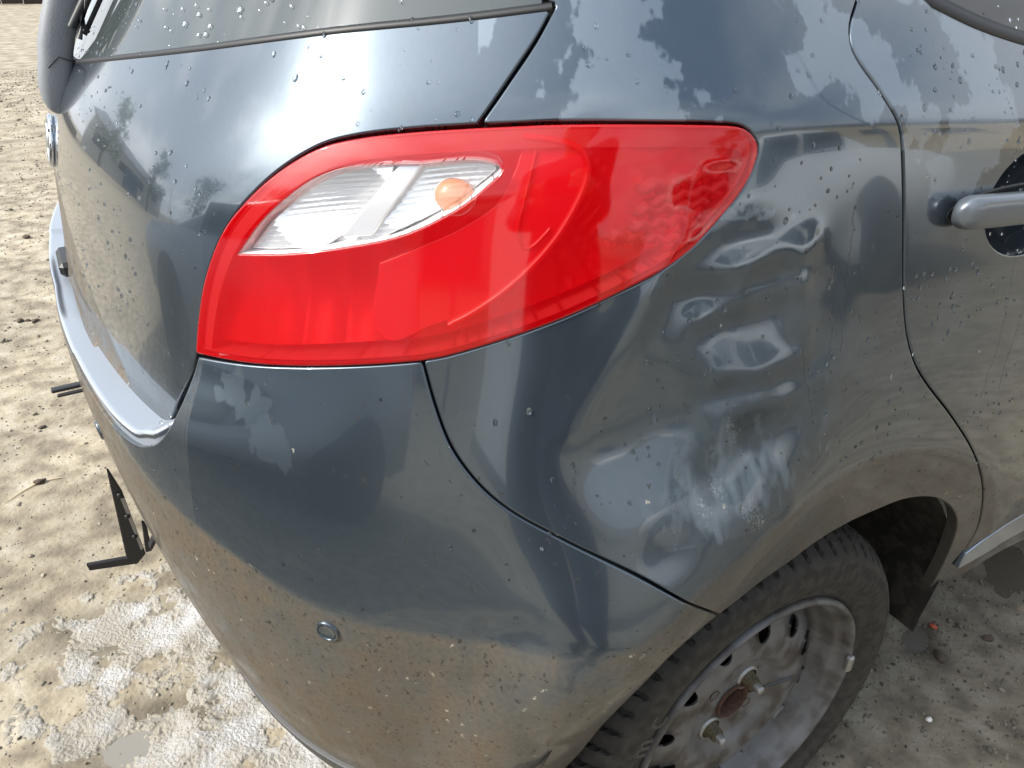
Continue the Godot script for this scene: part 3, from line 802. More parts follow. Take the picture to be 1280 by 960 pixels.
func door_handle(door: Node, cup: PackedVector2Array):
	var c := Vector2(1.49, .942)
	var bowl := func(p: Vector2) -> Vector3:
		var q := (p - c) / Vector2(.083, .056)
		return skin(p, false, .030 * maxf(0.0, 1.0 - pow(minf(q.length_squared(), 1.0), 1.3)) + .0012)
	part("handle_cup", sheet(cup, bowl, {step = Vector2(.006, .006), rim = 0.0}), M.plain_paint, door)
	# grip: a rounded bar standing off the door
	var rings := []
	var a := Vector2(1.340, .9520); var b := Vector2(1.60, .934)
	for i in 49:
		var t := .5 - .5 * cos(PI * i / 48.0)
		var e := clampf(minf(t, 1.0 - t) * 13.0, 0.0, 1.0); var s := sqrt(1.0 - pow(1.0 - e, 2.0))
		var p := a.lerp(b, t)
		var n := skin_normal(Vector2(p.x, .945), body_at)
		var hh := .0165 * maxf(s, .02); var dd := .012 * maxf(s, .02)
		var mid := skin(p) + n * (.012 + .010 * sin(PI * t))
		var q := PackedVector3Array()
		for k in 24:
			var w := TAU * k / 24.0
			var cs := cos(w); var sn := sin(w)
			q.append(mid + Vector3.UP * hh * signf(sn) * pow(absf(sn), .7) + n * dd * signf(cs) * pow(absf(cs), .7))
		rings.append(q)
	var h := part("door_handle", loft(rings), M.handle_paint, door)
	for s in [.16, .90]:
		var p := a.lerp(b, s); var n := skin_normal(p, body_at)
		var st := SurfaceTool.new(); st.begin(Mesh.PRIMITIVE_TRIANGLES); box_into(st, skin(p) + n * .004, Vector3(.03, .024, .02), .004); part("handle_foot", finish(st), M.black_plastic, h)
	part("handle_gasket", ribbon_loop(oval((a + b) * .5, .1235, .0185, 60, -.04), -.0004, .004), M.trim_rubber, h)

func rest_of_body():
	var p: Material = M.plain_paint
	var front := straight([2.14, .445, 3.12, .43, 3.18, 1.0, 2.86, 1.2, 2.62, 1.36, 2.14, 1.41], .03)
	var hole := straight([2.18, 1.055, 3.04, 1.02, 2.80, 1.18, 2.58, 1.33, 2.18, 1.37, 2.18, 1.06], .03)
	for s in [false, true]:
		var d := part("front_door", sheet(mirrored(front) if s else front, body_at, {gap = .002, step = Vector2(.04, .04), holes = [mirrored(hole) if s else hole]}), p, car)
		part("window_pane", sheet(mirrored(hole) if s else hole, at_depth(.008), {step = Vector2(.06, .06), rim = 0.0}), M.dark_glass, d)
		var wing := straight([3.13, .35, 4.2, .30, 4.2, .86, 3.6, .98, 3.19, 1.0], .04)
		var arch := oval(Vector2(3.74, .28), .37, .36, 40)
		part("front_wing", sheet(mirrored(wing) if s else wing, body_at, {step = Vector2(.05, .05), rim = 0.0, holes = [mirrored(arch) if s else arch]}), p, car)
	var nose := straight([4.2, .25, plan_length, .25, plan_length, .80, 4.6, .82, 4.2, .86], .04)
	part("front_bumper", sheet(nose, body_at, {step = Vector2(.05, .05), rim = 0.0}), p, car)
	part("front_bumper", sheet(mirrored(nose), body_at, {step = Vector2(.05, .05), rim = 0.0}), p, car)
	var top := func(q: Vector2) -> Vector3: return Vector3(q.y, 1.478 - .045 * pow(absf(q.x) / .66, 4.0) - .05 * pow(absf(q.y - .5) / .82, 4.0), q.x)
	part("roof", sheet(straight([-.62, -.22, .62, -.22, .66, .1, .66, 1.2, .6, 1.35, -.6, 1.35, -.66, 1.2, -.66, .1], .05), top, {step = Vector2(.05, .05), rim = .03, round = .01}), p, car)
	var screen := func(q: Vector2) -> Vector3: return Vector3(q.y - .12 * pow(q.x / .7, 2.0), 1.43 - .43 * (q.y - 1.33) / .85, q.x)
	part("windscreen", sheet(straight([-.60, 1.33, .60, 1.33, .72, 2.18, -.72, 2.18], .05), screen, {step = Vector2(.06, .06), rim = 0.0}), M.dark_glass, car)
	var hood := func(q: Vector2) -> Vector3: return Vector3(q.y - .25 * pow(q.x / .75, 2.0) * (q.y - 2.05), 1.0 - .19 * pow(maxf(0.0, q.y - 2.05) / 1.1, 1.6) - .03 * pow(q.x / .75, 2.0), q.x)
	part("bonnet", sheet(straight([-.76, 2.05, .76, 2.05, .72, 3.1, -.72, 3.1], .05), hood, {step = Vector2(.06, .06), rim = .02}), p, car)
	part("floor_pan", box(Vector3(3.3, .10, 1.1), .02), M.black_gap, car, Vector3(1.25, .30, 0))
	part("dashboard", box(Vector3(.35, .35, 1.2), .05), M.black_plastic, car, Vector3(1.85, .85, 0))
	for z in [-.36, .36]: part("seat", box(Vector3(.16, .75, .48), .05), M.black_plastic, car, Vector3(.95, .85, z))

func tail_lamp():
	var clear := smooth_loop(CLEAR_ZONE)
	if area(clear) < 0.0: clear.reverse()
	var lamp := Node3D.new(); lamp.name = "tail_lamp"; car.add_child(lamp)
	var inner := shrunk(lamp_outline, .011)
	var proud := -.0030
	part("red_lens", sheet(lamp_outline, at_depth(proud), {gap = .0028, step = Vector2(.006, .006), rim = .014, round = .0025, holes = [shrunk(clear, -.0012)], uv = func(p): return p * 4.0}), M.red_lens, lamp)
	part("clear_lens", sheet(clear, at_depth(proud), {step = Vector2(.006, .006), rim = 0.0}), M.clear_lens, lamp)
	var top_line := shrunk(lamp_outline, .003); var half_in := shrunk(lamp_outline, .004)
	var shifted := PackedVector2Array()
	for p in inner: shifted.append(p + Vector2(.002, -.0065))
	part("lens_border", sheet(top_line, at_depth(.004), {step = Vector2(.01, .01), rim = 0.0, holes = [shifted]}), M.pale_red, lamp)
	part("lamp_housing", sheet(lamp_outline, at_depth(.045), {step = Vector2(.012, .012), rim = 0.0}), M.silver_reflector, lamp)
	part("housing_wall", wall(shrunk(lamp_outline, .004), .003, .046), M.pale_red, lamp)
	# red reflector bowl under the whole red field, with the curved guide that splits it
	var bowl := func(p: Vector2) -> Vector3:
		var a := Vector2((p.x - .71) / .13, (p.y - .912) / .05)
		var b := Vector2((p.x - .89) / .07, (p.y - .98) / .07)
		var depth := .012 + .0007 * absf(sin(p.x * 460.0)) * ease5(.93, .80, p.x) + .0007 * absf(sin((p - Vector2(1.02, .93)).length() * 420.0)) * ease5(.88, .97, p.x) + .016 * exp(-a.length_squared()) + .012 * exp(-b.length_squared())
		return skin(p, false, depth)
	part("red_reflector", sheet(inner, bowl, {step = Vector2(.006, .006), rim = 0.0, holes = [shrunk(clear, -.002)]}), M.red_reflector, lamp)
	var guide := smooth(INNER_CURVE)
	part("light_guide", ridge(guide, .0035, .003, .014), M.deep_red, lamp)
	part("light_guide", ridge(smooth(INNER_CURVE_B), .0022, .005, .014), M.deep_red, lamp)
	part("inner_panel", sheet(smooth_loop(PINK_GLEAM), at_depth(.0075), {step = Vector2(.006, .006), rim = .012, round = .002}), M.pink_red, lamp)  # added panel: the pink sky reflection on the lens put into its colour
	# stop lamp beyond the guide: pale ribs and facets added for broken highlights
	for r in TIP_RIBS:
		var a := Vector2(r[0], r[1]); var b := Vector2(r[2], r[3]); var line := PackedVector2Array()
		for k in 15: line.append(a.lerp(b, k / 14.0) + Vector2(0, .0022 * sin(k * 1.9 + r[0] * 40.0)))
		part("glint_rib", ridge(line, .0034, .003 + .0015 * fposmod(r[1] * 97.0, 1.0), .014), M.pale_red, lamp)
		for k in 4:
			var c := a.lerp(b, .12 + .24 * k) + Vector2(.003, -.0052)
			var f := func(p: Vector2) -> Vector3: return skin(p, false, .012 - .007 * maxf(0.0, 1.0 - ((p - c) / Vector2(.0085, .0055)).length_squared()))
			part("glint_facet", sheet(oval(c, .0075, .0045, 8, .4 * k), f, {step = Vector2(.004, .004), rim = 0.0}), M.red_reflector if k % 2 == 0 else M.deep_red, lamp)
	# white chamber: two silver bowls with a white bar between, indicator bulb
	var white := func(p: Vector2) -> Vector3: return skin(p, false, .020)
	part("white_bezel", wall(shrunk(clear, .0008), -.002, .03), M.white_plastic, lamp)
	part("chamber_back", sheet(shrunk(clear, -.001), white, {step = Vector2(.01, .01), rim = 0.0}), M.white_plastic, lamp)
	for z in [[CLEAR_LEFT, Vector2(.715, .982)], [CLEAR_RIGHT, Vector2(.825, 1.002)]]:
		var o := shrunk(smooth_loop(z[0]), .0012); var c: Vector2 = z[1]
		var f := func(p: Vector2) -> Vector3:
			var e := (p - c) / Vector2(.07, .04)
			var rib := .00016 * absf(sin((p.y - p.x * .12) * 760.0))
			return skin(p, false, .007 + .011 * maxf(0.0, 1.0 - e.length_squared()) + rib)
		part("silver_bowl", sheet(o, f, {step = Vector2(.004, .0012), rim = .004, round = .001}), M.silver_reflector, lamp)
	var bar := outline([straight([.7915, 1.0205, .8095, 1.0205, .7590, .9655, .7300, .9625], .004)])
	part("dividing_bar", sheet(bar, at_depth(.0035), {step = Vector2(.004, .004), rim = .012, round = .0015}), M.bar_plastic, lamp)
	for i in 9:
		var p := Vector2(.782, 1.012).lerp(Vector2(.742, .975), i / 8.0)
		var t := disc_at(false, p)
		var m := SphereMesh.new(); m.radius = .0021; m.height = .0042; m.radial_segments = 12; m.rings = 6
		part("lens_bead", m, M.silver_reflector, lamp, t.origin - t.basis.z * .006)
	var bt := disc_at(false, Vector2(.8371, .9990))
	part("indicator_bulb", lathe([[.0001, .0127], [.003, .0126], [.006, .0118], [.0105, .009], [.0132, .004], [.0128, -.002], [.009, -.009], [.006, -.016]], 28), M.amber_glass, lamp, bt.origin - bt.basis.z * .015, bt.basis.scaled_local(Vector3(1.22, 1.0, 1.0)))
	part("bulb_collar", lathe([[.0165, -.006], [.0175, -.004], [.0165, -.002], [.0148, -.002]], 28), M.chrome, lamp, bt.origin - bt.basis.z * .016, bt.basis)
	part("filament", tube([bt.origin - bt.basis.z * .010 - bt.basis.x * .005, bt.origin - bt.basis.z * .008, bt.origin - bt.basis.z * .010 + bt.basis.x * .005], .0016, 6), M.white_plastic, lamp)
	part("bulb_socket", lathe([[.009, .002], [.009, -.012]], 20), M.silver_reflector, lamp, bt.origin - bt.basis.z * .02 + bt.basis.x * .012, bt.basis)

func wall(line: PackedVector2Array, d0: float, d1: float) -> ArrayMesh:
	var st := SurfaceTool.new(); st.begin(Mesh.PRIMITIVE_TRIANGLES); st.set_smooth_group(0)
	if area(line) < 0.0: line = back(line)
	for i in line.size():
		var a := line[i]; var b := line[(i + 1) % line.size()]
		quad(st, skin(a, false, d1), skin(a, false, d0), skin(b, false, d0), skin(b, false, d1))
	return finish(st)

# a rounded rib along a line inside the lamp
func ridge(line: PackedVector2Array, wide: float, d0: float, d1: float) -> ArrayMesh:
	var st := SurfaceTool.new(); st.begin(Mesh.PRIMITIVE_TRIANGLES); st.set_smooth_group(0)
	var rows := []
	for i in line.size():
		var t := (line[mini(i + 1, line.size() - 1)] - line[maxi(i - 1, 0)]).normalized(); var o := Vector2(-t.y, t.x) * wide
		rows.append([skin(line[i] - o, false, d1), skin(line[i] - o * .7, false, d0 + .001), skin(line[i], false, d0), skin(line[i] + o * .7, false, d0 + .001), skin(line[i] + o, false, d1)])
	for i in rows.size() - 1:
		for k in 4: quad(st, rows[i][k], rows[i][k + 1], rows[i + 1][k + 1], rows[i + 1][k])
	return finish(st)

func wheel_arch():
	for x in [0.0, 2.49]:
		for s in [1.0, -1.0]:
			var f := func(p: Vector2) -> Vector3: return Vector3(x + cos(p.x) * p.y, .268 + sin(p.x) * p.y, 0) 
			var st := SurfaceTool.new(); st.begin(Mesh.PRIMITIVE_TRIANGLES); st.set_smooth_group(0)
			for i in 44:
				var row := []
				for t in [i, i + 1]:
					var a: float = -.04 + t * (PI + .56) / 44.0
					var d := Vector3(cos(a), sin(a), 0); var c := Vector3(x, .268, 0)
					var r := .384 - .045 * (1.0 - ease5(-.1, .4, a))
					row.append([c + d * r + Vector3(0, 0, .826 * s), c + d * (r + .004) + Vector3(0, 0, .76 * s), c + d * (r + .004) + Vector3(0, 0, .54 * s), c + d * .02 + Vector3(0, 0, .53 * s)])
				for k in 3: quad(st, row[0][k], row[1][k], row[1][k + 1], row[0][k + 1])
			part("wheel_arch_liner", finish(st), M.black_liner, car)

func wheel() -> Node3D:
	var w := Node3D.new(); w.name = "wheel"; car.add_child(w)
	# tyre
	var zc := .735
	var prof_t := [[.197, .808], [.199, .8135], [.206, .8165], [.2105, .8175], [.2125, .8165], [.222, .8235], [.234, .8275], [.246, .8275], [.256, .8245], [.2575, .8255], [.262, .8235], [.270, .8165], [.278, .806], [.2835, .796], [.2865, .786], [.2885, .772], [.2892, .760], [.2895, .750], [.2898, .742], [.29, .735]]
	var full := prof_t.duplicate()
	for i in range(prof_t.size() - 2, -1, -1): full.append([prof_t[i][0], 2.0 * zc - prof_t[i][1]])
	# finer rows across the tread
	var fine := []
	for i in full.size() - 1:
		var n := 3 if full[i][0] > .261 and full[i + 1][0] > .261 else 1
		for k in n: fine.append([lerpf(full[i][0], full[i + 1][0], float(k) / n), lerpf(full[i][1], full[i + 1][1], float(k) / n)])
	fine.append(full[full.size() - 1])
	var N := 720; var rings := []
	for p in fine:
		var q := PackedVector3Array()
		for i in N:
			var a := TAU * i / N; var r: float = p[0]; var z: float = p[1]; var off := absf(z - zc)
			if r > .2655:
				var cut_ := 0.0
				if absf(off - .030) < .0045 or off < .004: cut_ = 1.0
				var ph := fposmod(a / TAU * 64.0 + (.25 * (off - .03) / .03 if off > .034 else .35 * off / .03) * signf(z - zc) + (.5 if z < zc else 0.0), 1.0)
				if off > .0345 and ph < .24: cut_ = 1.0
				if off > .0345 and absf(ph - .62) < .05 and off < .056: cut_ = .6
				if off <= .0255 and ph < .14: cut_ = .8
				r -= .0075 * cut_ * clampf((r - .2655) / .010, 0.0, 1.0)
			if r > .2335 and r < .2562: z += .0008 * (i % 2) * signf(z - zc)
			var y: float = sin(a) * r
			if y < -.267: y = -.267
			q.append(Vector3(cos(a) * r, y, z))
		rings.append(q)
	var tyre := part("tyre", tyre_skin(rings, fine), M.rubber_tread, w)
	# raised letters on the sidewall
	var word := "omC"
	for i in word.length():
		var tm := TextMesh.new(); var fo := SystemFont.new(); fo.font_names = PackedStringArray(["Droid Sans"]); fo.font_weight = 700
		tm.font = fo; tm.text = word[i]; tm.font_size = 32; tm.pixel_size = .00105; tm.depth = .0016; tm.curve_step = 2.0
		var a := deg_to_rad(163.0 - i * 9.5)
		var up := Vector3(cos(a), sin(a), 0); var o := part("sidewall_letter", tm, M.tyre_letter, tyre)
		o.transform = Transform3D(Basis(Vector3(up.y, -up.x, 0), up, Vector3(0, 0, 1)), up * .232 + Vector3(0, 0, .8275))
	# rim: flange and barrel, then the pressed disc with its holes
	part("rim", lathe([[.1965, .806], [.1985, .814], [.1975, .8195], [.1945, .8215], [.1915, .8205], [.1895, .816], [.1875, .808], [.1855, .8035], [.1815, .8015], [.1785, .797], [.1765, .784], [.172, .775], [.166, .771], [.166, .70], [.175, .66]], 128), M.steel_wheel, w)
	var z_of := Spline.new([.02, .028, .045, .062, .074, .080, .09, .105, .125, .142, .154, .168], [.781, .7795, .7785, .7785, .7825, .788, .7925, .7940, .7905, .7830, .774, .762])
	var face := func(p: Vector2) -> Vector3: return Vector3(cos(p.x) * p.y, sin(p.x) * p.y, z_of.at(p.y))
	var holes := []
	for i in 12:
		var a := deg_to_rad(21.0 + 30.0 * i)
		if i == 11: a = deg_to_rad(351.0)
		var big := i % 2 == 0
		holes.append(oval(Vector2(a, .133), (.0125 if big else .0115) / .133, .0185 if big else .015, 24))
	var strip := PackedVector2Array([Vector2(0, .027), Vector2(TAU, .027), Vector2(TAU, .1665), Vector2(0, .1665)])
	var disc := part("wheel_disc", sheet(strip, face, {step = Vector2(TAU / 90.0, .006), rim = .004, round = .0014, holes = holes, uv = func(p: Vector2): return p}), M.steel_wheel, w)
	part("hub_bore", lathe([[.0285, .7805], [.0280, .784], [.0262, .7845], [.0255, .778], [.025, .765], [.0235, .757], [.001, .755]], 40), M.rust, disc)
	part("brake_drum", lathe([[.16, .70], [.155, .745], [.12, .752], [.04, .752], [.001, .752]], 48), M.black_gap, w)
	for i in 2:
		var a := deg_to_rad(50.0 + 180.0 * i); var c := Vector3(cos(a), sin(a), 0) * .044 + Vector3(-.004, -.004, 0)
		var n := part("wheel_nut", lathe([[.0155, .777], [.0150, .781], [.0118, .784], [.0112, .793], [.0098, .7955], [.0065, .7955]], 6), M.brass_nut, w, c)
		part("stud", lathe([[.0062, .79], [.0062, .8035], [.0052, .8065], [.0001, .8068]], 16), M.worn_metal, n)
		part("washer", lathe([[.0195, .776], [.019, .7805], [.0155, .7815]], 24), M.worn_metal, n)
	for i in 2:
		var a := deg_to_rad(-40.0 + 180.0 * i)
		part("bolt_hole", lathe([[.0085, .7792], [.0078, .7795], [.0072, .776], [.0001, .774]], 20), M.rust, disc, Vector3(cos(a), sin(a), 0) * .046)
	var bw := part("balance_weight", box(Vector3(.012, .030, .010), .003), M.worn_metal, w, Vector3(.1905, .002, .822))
	return w

func tyre_skin(rings: Array, rows: Array) -> ArrayMesh:   # sidewalls smooth, tread blocks with hard edges
	var st := SurfaceTool.new(); st.begin(Mesh.PRIMITIVE_TRIANGLES)
	for i in rings.size() - 1:
		st.set_smooth_group(-1 if rows[i][0] > .2655 and rows[i + 1][0] > .2655 else 0)
		var a: PackedVector3Array = rings[i]; var b: PackedVector3Array = rings[i + 1]; var n := a.size()
		for k in n:
			var l := (k + 1) % n
			tri(st, a[k], b[k], b[l]); tri(st, a[k], b[l], a[l])
	return finish(st)

func wiper(gate: Node):
	# arm cover standing behind the glass, its side outline given thickness and rounded
	var w := Node3D.new(); w.name = "wiper"; gate.add_child(w)
	var rows := [[-.552, .968, .006, .010], [-.5950, .9765, .003, .004], [-.5950, .9775, .0085, .0095], [-.5948, .9805, .0135, .0135], [-.5943, .988, .0175, .0165], [-.5925, 1.002, .0200, .018], [-.5890, 1.018, .0210, .0185], [-.5850, 1.035, .0200, .0185], [-.580, 1.056, .0200, .018], [-.5695, 1.083, .020, .0175], [-.557, 1.112, .0195, .0165], [-.536, 1.150, .018, .014], [-.47, 1.25, .014, .010], [-.41, 1.33, .010, .007]]
	rows.remove_at(0)
	var rings := []
	for r in rows:
		var q := PackedVector3Array(); var along := Vector3(.38, .92, 0).normalized(); var out := Vector3(-.92, .38, 0)
		for k in 24:
			var a := TAU * k / 24.0; var c := cos(a); var s := sin(a)
			q.append(Vector3(r[0], r[1], .040) + out * r[2] * signf(c) * pow(absf(c), .75) + Vector3(0, 0, r[3] * signf(s) * pow(absf(s), .75)))
		rings.append(q)
	for q in rings: q.reverse()
	part("arm_cover", loft(rings), M.grey_plastic, w)
	part("pivot", tube([Vector3(-.592, .992, .044), Vector3(-.5865, .978, .048), Vector3(-.576, .965, .051), Vector3(-.556, .951, .053)], [.011, .0125, .0135, .0145], 20), M.grey_plastic, w)
	part("seam_ring", tube([Vector3(-.5945, 1.034, .058), Vector3(-.580, 1.046, .0595), Vector3(-.566, 1.040, .058)], .0006, 6), M.black_gap, w)
	part("clip_stud", tube([Vector3(-.566, 1.028, .056), Vector3(-.560, 1.03, .064)], .0032, 10), M.grey_plastic, w)
	var lay := func(u: float, y: float, h: float) -> Vector3: return skin(Vector2(u, y)) + skin_normal(Vector2(u, y), body_at) * h
	var spine := []; var rubber := []
	for i in 14:
		var y := 1.068 + i * .024
		spine.append(lay.call(.085 + i * .001, y, .020)); rubber.append(lay.call(.085 + i * .001, y, .006))
	part("blade_spine", tube(spine, .0055, 8), M.black_plastic, w)
	part("blade_rubber", tube(rubber, .003, 6), M.rubber, w)
	for s in [1.088, 1.14, 1.22]:
		part("blade_claw", tube([lay.call(.085, s, .02), lay.call(.092, s - .012, .012), lay.call(.088, s - .016, .004)], .003, 6), M.black_plastic, w)
	part("second_spine", tube([lay.call(.105, 1.062, .012), lay.call(.108, 1.10, .020), lay.call(.11, 1.2, .022)], .004, 8), M.black_plastic, w)

func emblem(gate: Node):
	var t := disc_at(false, Vector2(0, .938))
	var e := Node3D.new(); e.name = "emblem"; gate.add_child(e); e.transform = t
	var ring := []
	for i in 40:
		var a := TAU * i / 40.0; var c := Vector3(cos(a) * .040, sin(a) * .0305, .0015)
		var out := Vector3(cos(a), sin(a), 0)
		ring.append(circle3(c, .0042, out, Vector3(0, 0, 1), 10))
	ring.append(ring[0])
	part("emblem_ring", loft(ring, false), M.chrome, e)
	var wing := []
	for i in 21:
		var s := (i / 20.0) * 2.0 - 1.0
		var y := .013 - .022 * (1.0 - pow(absf(s), .8)) if absf(s) > .02 else -.009
		wing.append(Vector3(s * .036, y + .006 * s * s, .003))
	part("emblem_wing", tube(wing, .0032, 8), M.chrome, e)

func plate_bracket(bumper: Node):
	var b := Node3D.new(); b.name = "plate_bracket"; bumper.add_child(b)
	part("bracket_arm", extruded(pts(BRACKET), .144, .152, .0012), M.black_plastic, b)
	var s := PackedVector2Array([Vector2(-.6515, .452), Vector2(-.6468, .352), Vector2(-.6515, .349), Vector2(-.657, .452)])
	part("grey_strip", extruded(s, .152, .1535, .0004), M.worn_metal, b)
	for y in [.4585, .418, .378]:
		part("screw", lathe([[.0042, .1515], [.0042, .1545], [.003, .156], [.0001, .1562]], 12), M.black_plastic, b, Vector3(-.6565 + (.4585 - y) * .03, y, 0))
	part("bracket_flange", extruded(pts(BRACKET_B), .164, .172, .001), M.black_plastic, b)
	part("bracket_stub", extruded(pts(BRACKET_C), .190, .204, .001), M.black_plastic, b)
	part("bracket_peg", box(Vector3(.050, .006, .012), .0015), M.black_plastic, b, Vector3(-.683, .576, 0))
	part("bracket_peg", box(Vector3(.040, .005, .006), .0015), M.black_plastic, b, Vector3(-.682, .570, .01))
	part("gate_button", box(Vector3(.02, .022, .09), .006), M.black_plastic, b, Vector3(-.640, .752, -.06))

func drops(quarter: Node, gate: Node, bumper: Node, door: Node):
	var m := SphereMesh.new(); m.radius = 1.0; m.height = 2.0; m.radial_segments = 10; m.rings = 6
	for job in [[gate, false, Vector2(.02, .80), Vector2(.9, 1.36), 620], [quarter, false, Vector2(.9, .70), Vector2(1.62, 1.12), 420], [door, false, Vector2(1.30, .62), Vector2(1.85, 1.10), 330], [bumper, true, Vector2(.45, .40), Vector2(.98, .86), 60]]:
		var places := []
		var f: Callable = bumper_at if job[1] else body_at
		var patch := noise(90 + places.size(), 7.0, 2)
		while places.size() < job[4]:
			var p := Vector2(rng.randf_range(job[2].x, job[3].x), rng.randf_range(job[2].y, job[3].y))
			if Geometry2D.is_point_in_polygon(p, lamp_outline) or patch.get_noise_2d(p.x, p.y) < rng.randf_range(-.35, .25): continue
			var n := skin_normal(p, f); var x := Vector3.UP.cross(n).normalized()
			var r := .00105 * minf(2.0, exp(rng.randfn(0, .5)))
			var b := Basis(x * r, n.cross(x) * r * rng.randf_range(.9, 1.7), n * r * .55).rotated(n, rng.randfn(0, .25))
			places.append(Transform3D(b, f.call(p) + n * r * .08))
		var mm := MultiMesh.new(); mm.transform_format = MultiMesh.TRANSFORM_3D; mm.mesh = m; mm.instance_count = places.size()
		for i in places.size(): mm.set_instance_transform(i, places[i])
		var o := MultiMeshInstance3D.new(); o.multimesh = mm; o.material_override = M.drop; o.name = "water_drops"; job[0].add_child(o); o.set_meta("kind", "stuff")

# ---------------------------------------------------------------- the yard
const PUDDLES := [[-.735, -.085, .105, .055, -.35], [-.735, .19, .085, .06, .25], [-.575, .19, .05, .055, .9], [.96, .70, .09, .055, .5], [.61, .725, .04, .022, .4]]
var hills := FastNoiseLite.new()
var rough_n := FastNoiseLite.new()
var froth := FastNoiseLite.new()

func ground_height(x: float, z: float) -> float:
	var fade := clampf((7.0 - maxf(absf(x), absf(z + 2.0))) / 3.0, 0.0, 1.0)
	var h := (hills.get_noise_2d(x, z) * .010 + rough_n.get_noise_2d(x, z) * .0058) * fade
	for p in PUDDLES:
		var d := Vector2(x - p[0], z - p[1]).rotated(p[4])
		var e: float = d.x * d.x / (p[2] * p[2]) + d.y * d.y / (p[3] * p[3])
		e *= 1.0 + .75 * hills.get_noise_2d(x * 9.0 + 3.0, z * 9.0)
		if e < 9.0: h = lerpf(h, h * .35 - .012, exp(-pow(e, 1.6) * .7))
	for w in [[0.0, .735], [0.0, -.735], [2.49, .735], [2.49, -.735]]:
		var e := Vector2(x - w[0], z - w[1]).length()
		if e < .35: h = lerpf(h, minf(h, 0.0), exp(-e * e / .02))
	return h

func foam_mask(x: float, z: float) -> float:
	var m := 0.0
	for q in [[-.66, -.02, .20, .14], [-.60, .24, .18, .14], [-.50, .36, .12, .12], [-.80, .14, .07, .05], [-.74, -.1, .13, .07]]:
		m = maxf(m, 1.0 - (pow((x - q[0]) / q[2], 2.0) + pow((z - q[1]) / q[3], 2.0)))
	return m

func grid_mesh(x0: float, x1: float, z0: float, z1: float, s: float, h: Callable, tint = null) -> ArrayMesh:
	var nx := int(round((x1 - x0) / s)); var nz := int(round((z1 - z0) / s))
	var v := PackedVector3Array(); var n := PackedVector3Array(); var c := PackedColorArray(); var idx := PackedInt32Array()
	var hh := PackedFloat32Array(); hh.resize((nx + 1) * (nz + 1))
	for j in nz + 1:
		for i in nx + 1:
			hh[j * (nx + 1) + i] = h.call(x0 + i * s, z0 + j * s)
	for j in nz + 1:
		for i in nx + 1:
			var k := j * (nx + 1) + i
			v.append(Vector3(x0 + i * s, hh[k], z0 + j * s))
			var l := hh[k - 1] if i > 0 else hh[k]; var r := hh[k + 1] if i < nx else hh[k]
			var t := hh[k - nx - 1] if j > 0 else hh[k]; var b := hh[k + nx + 1] if j < nz else hh[k]
			n.append(Vector3(l - r, 2.0 * s, t - b).normalized())
			c.append(tint.call(x0 + i * s, z0 + j * s) if tint != null else Color.WHITE)
	for j in nz:
		for i in nx:
			var a := j * (nx + 1) + i; var d := a + nx + 1
			idx.append_array([a, a + 1, d + 1, a, d + 1, d])
	var arr := []; arr.resize(Mesh.ARRAY_MAX); arr[Mesh.ARRAY_VERTEX] = v; arr[Mesh.ARRAY_NORMAL] = n; arr[Mesh.ARRAY_COLOR] = c; arr[Mesh.ARRAY_INDEX] = idx
	var m := ArrayMesh.new(); m.add_surface_from_arrays(Mesh.PRIMITIVE_TRIANGLES, arr); return m

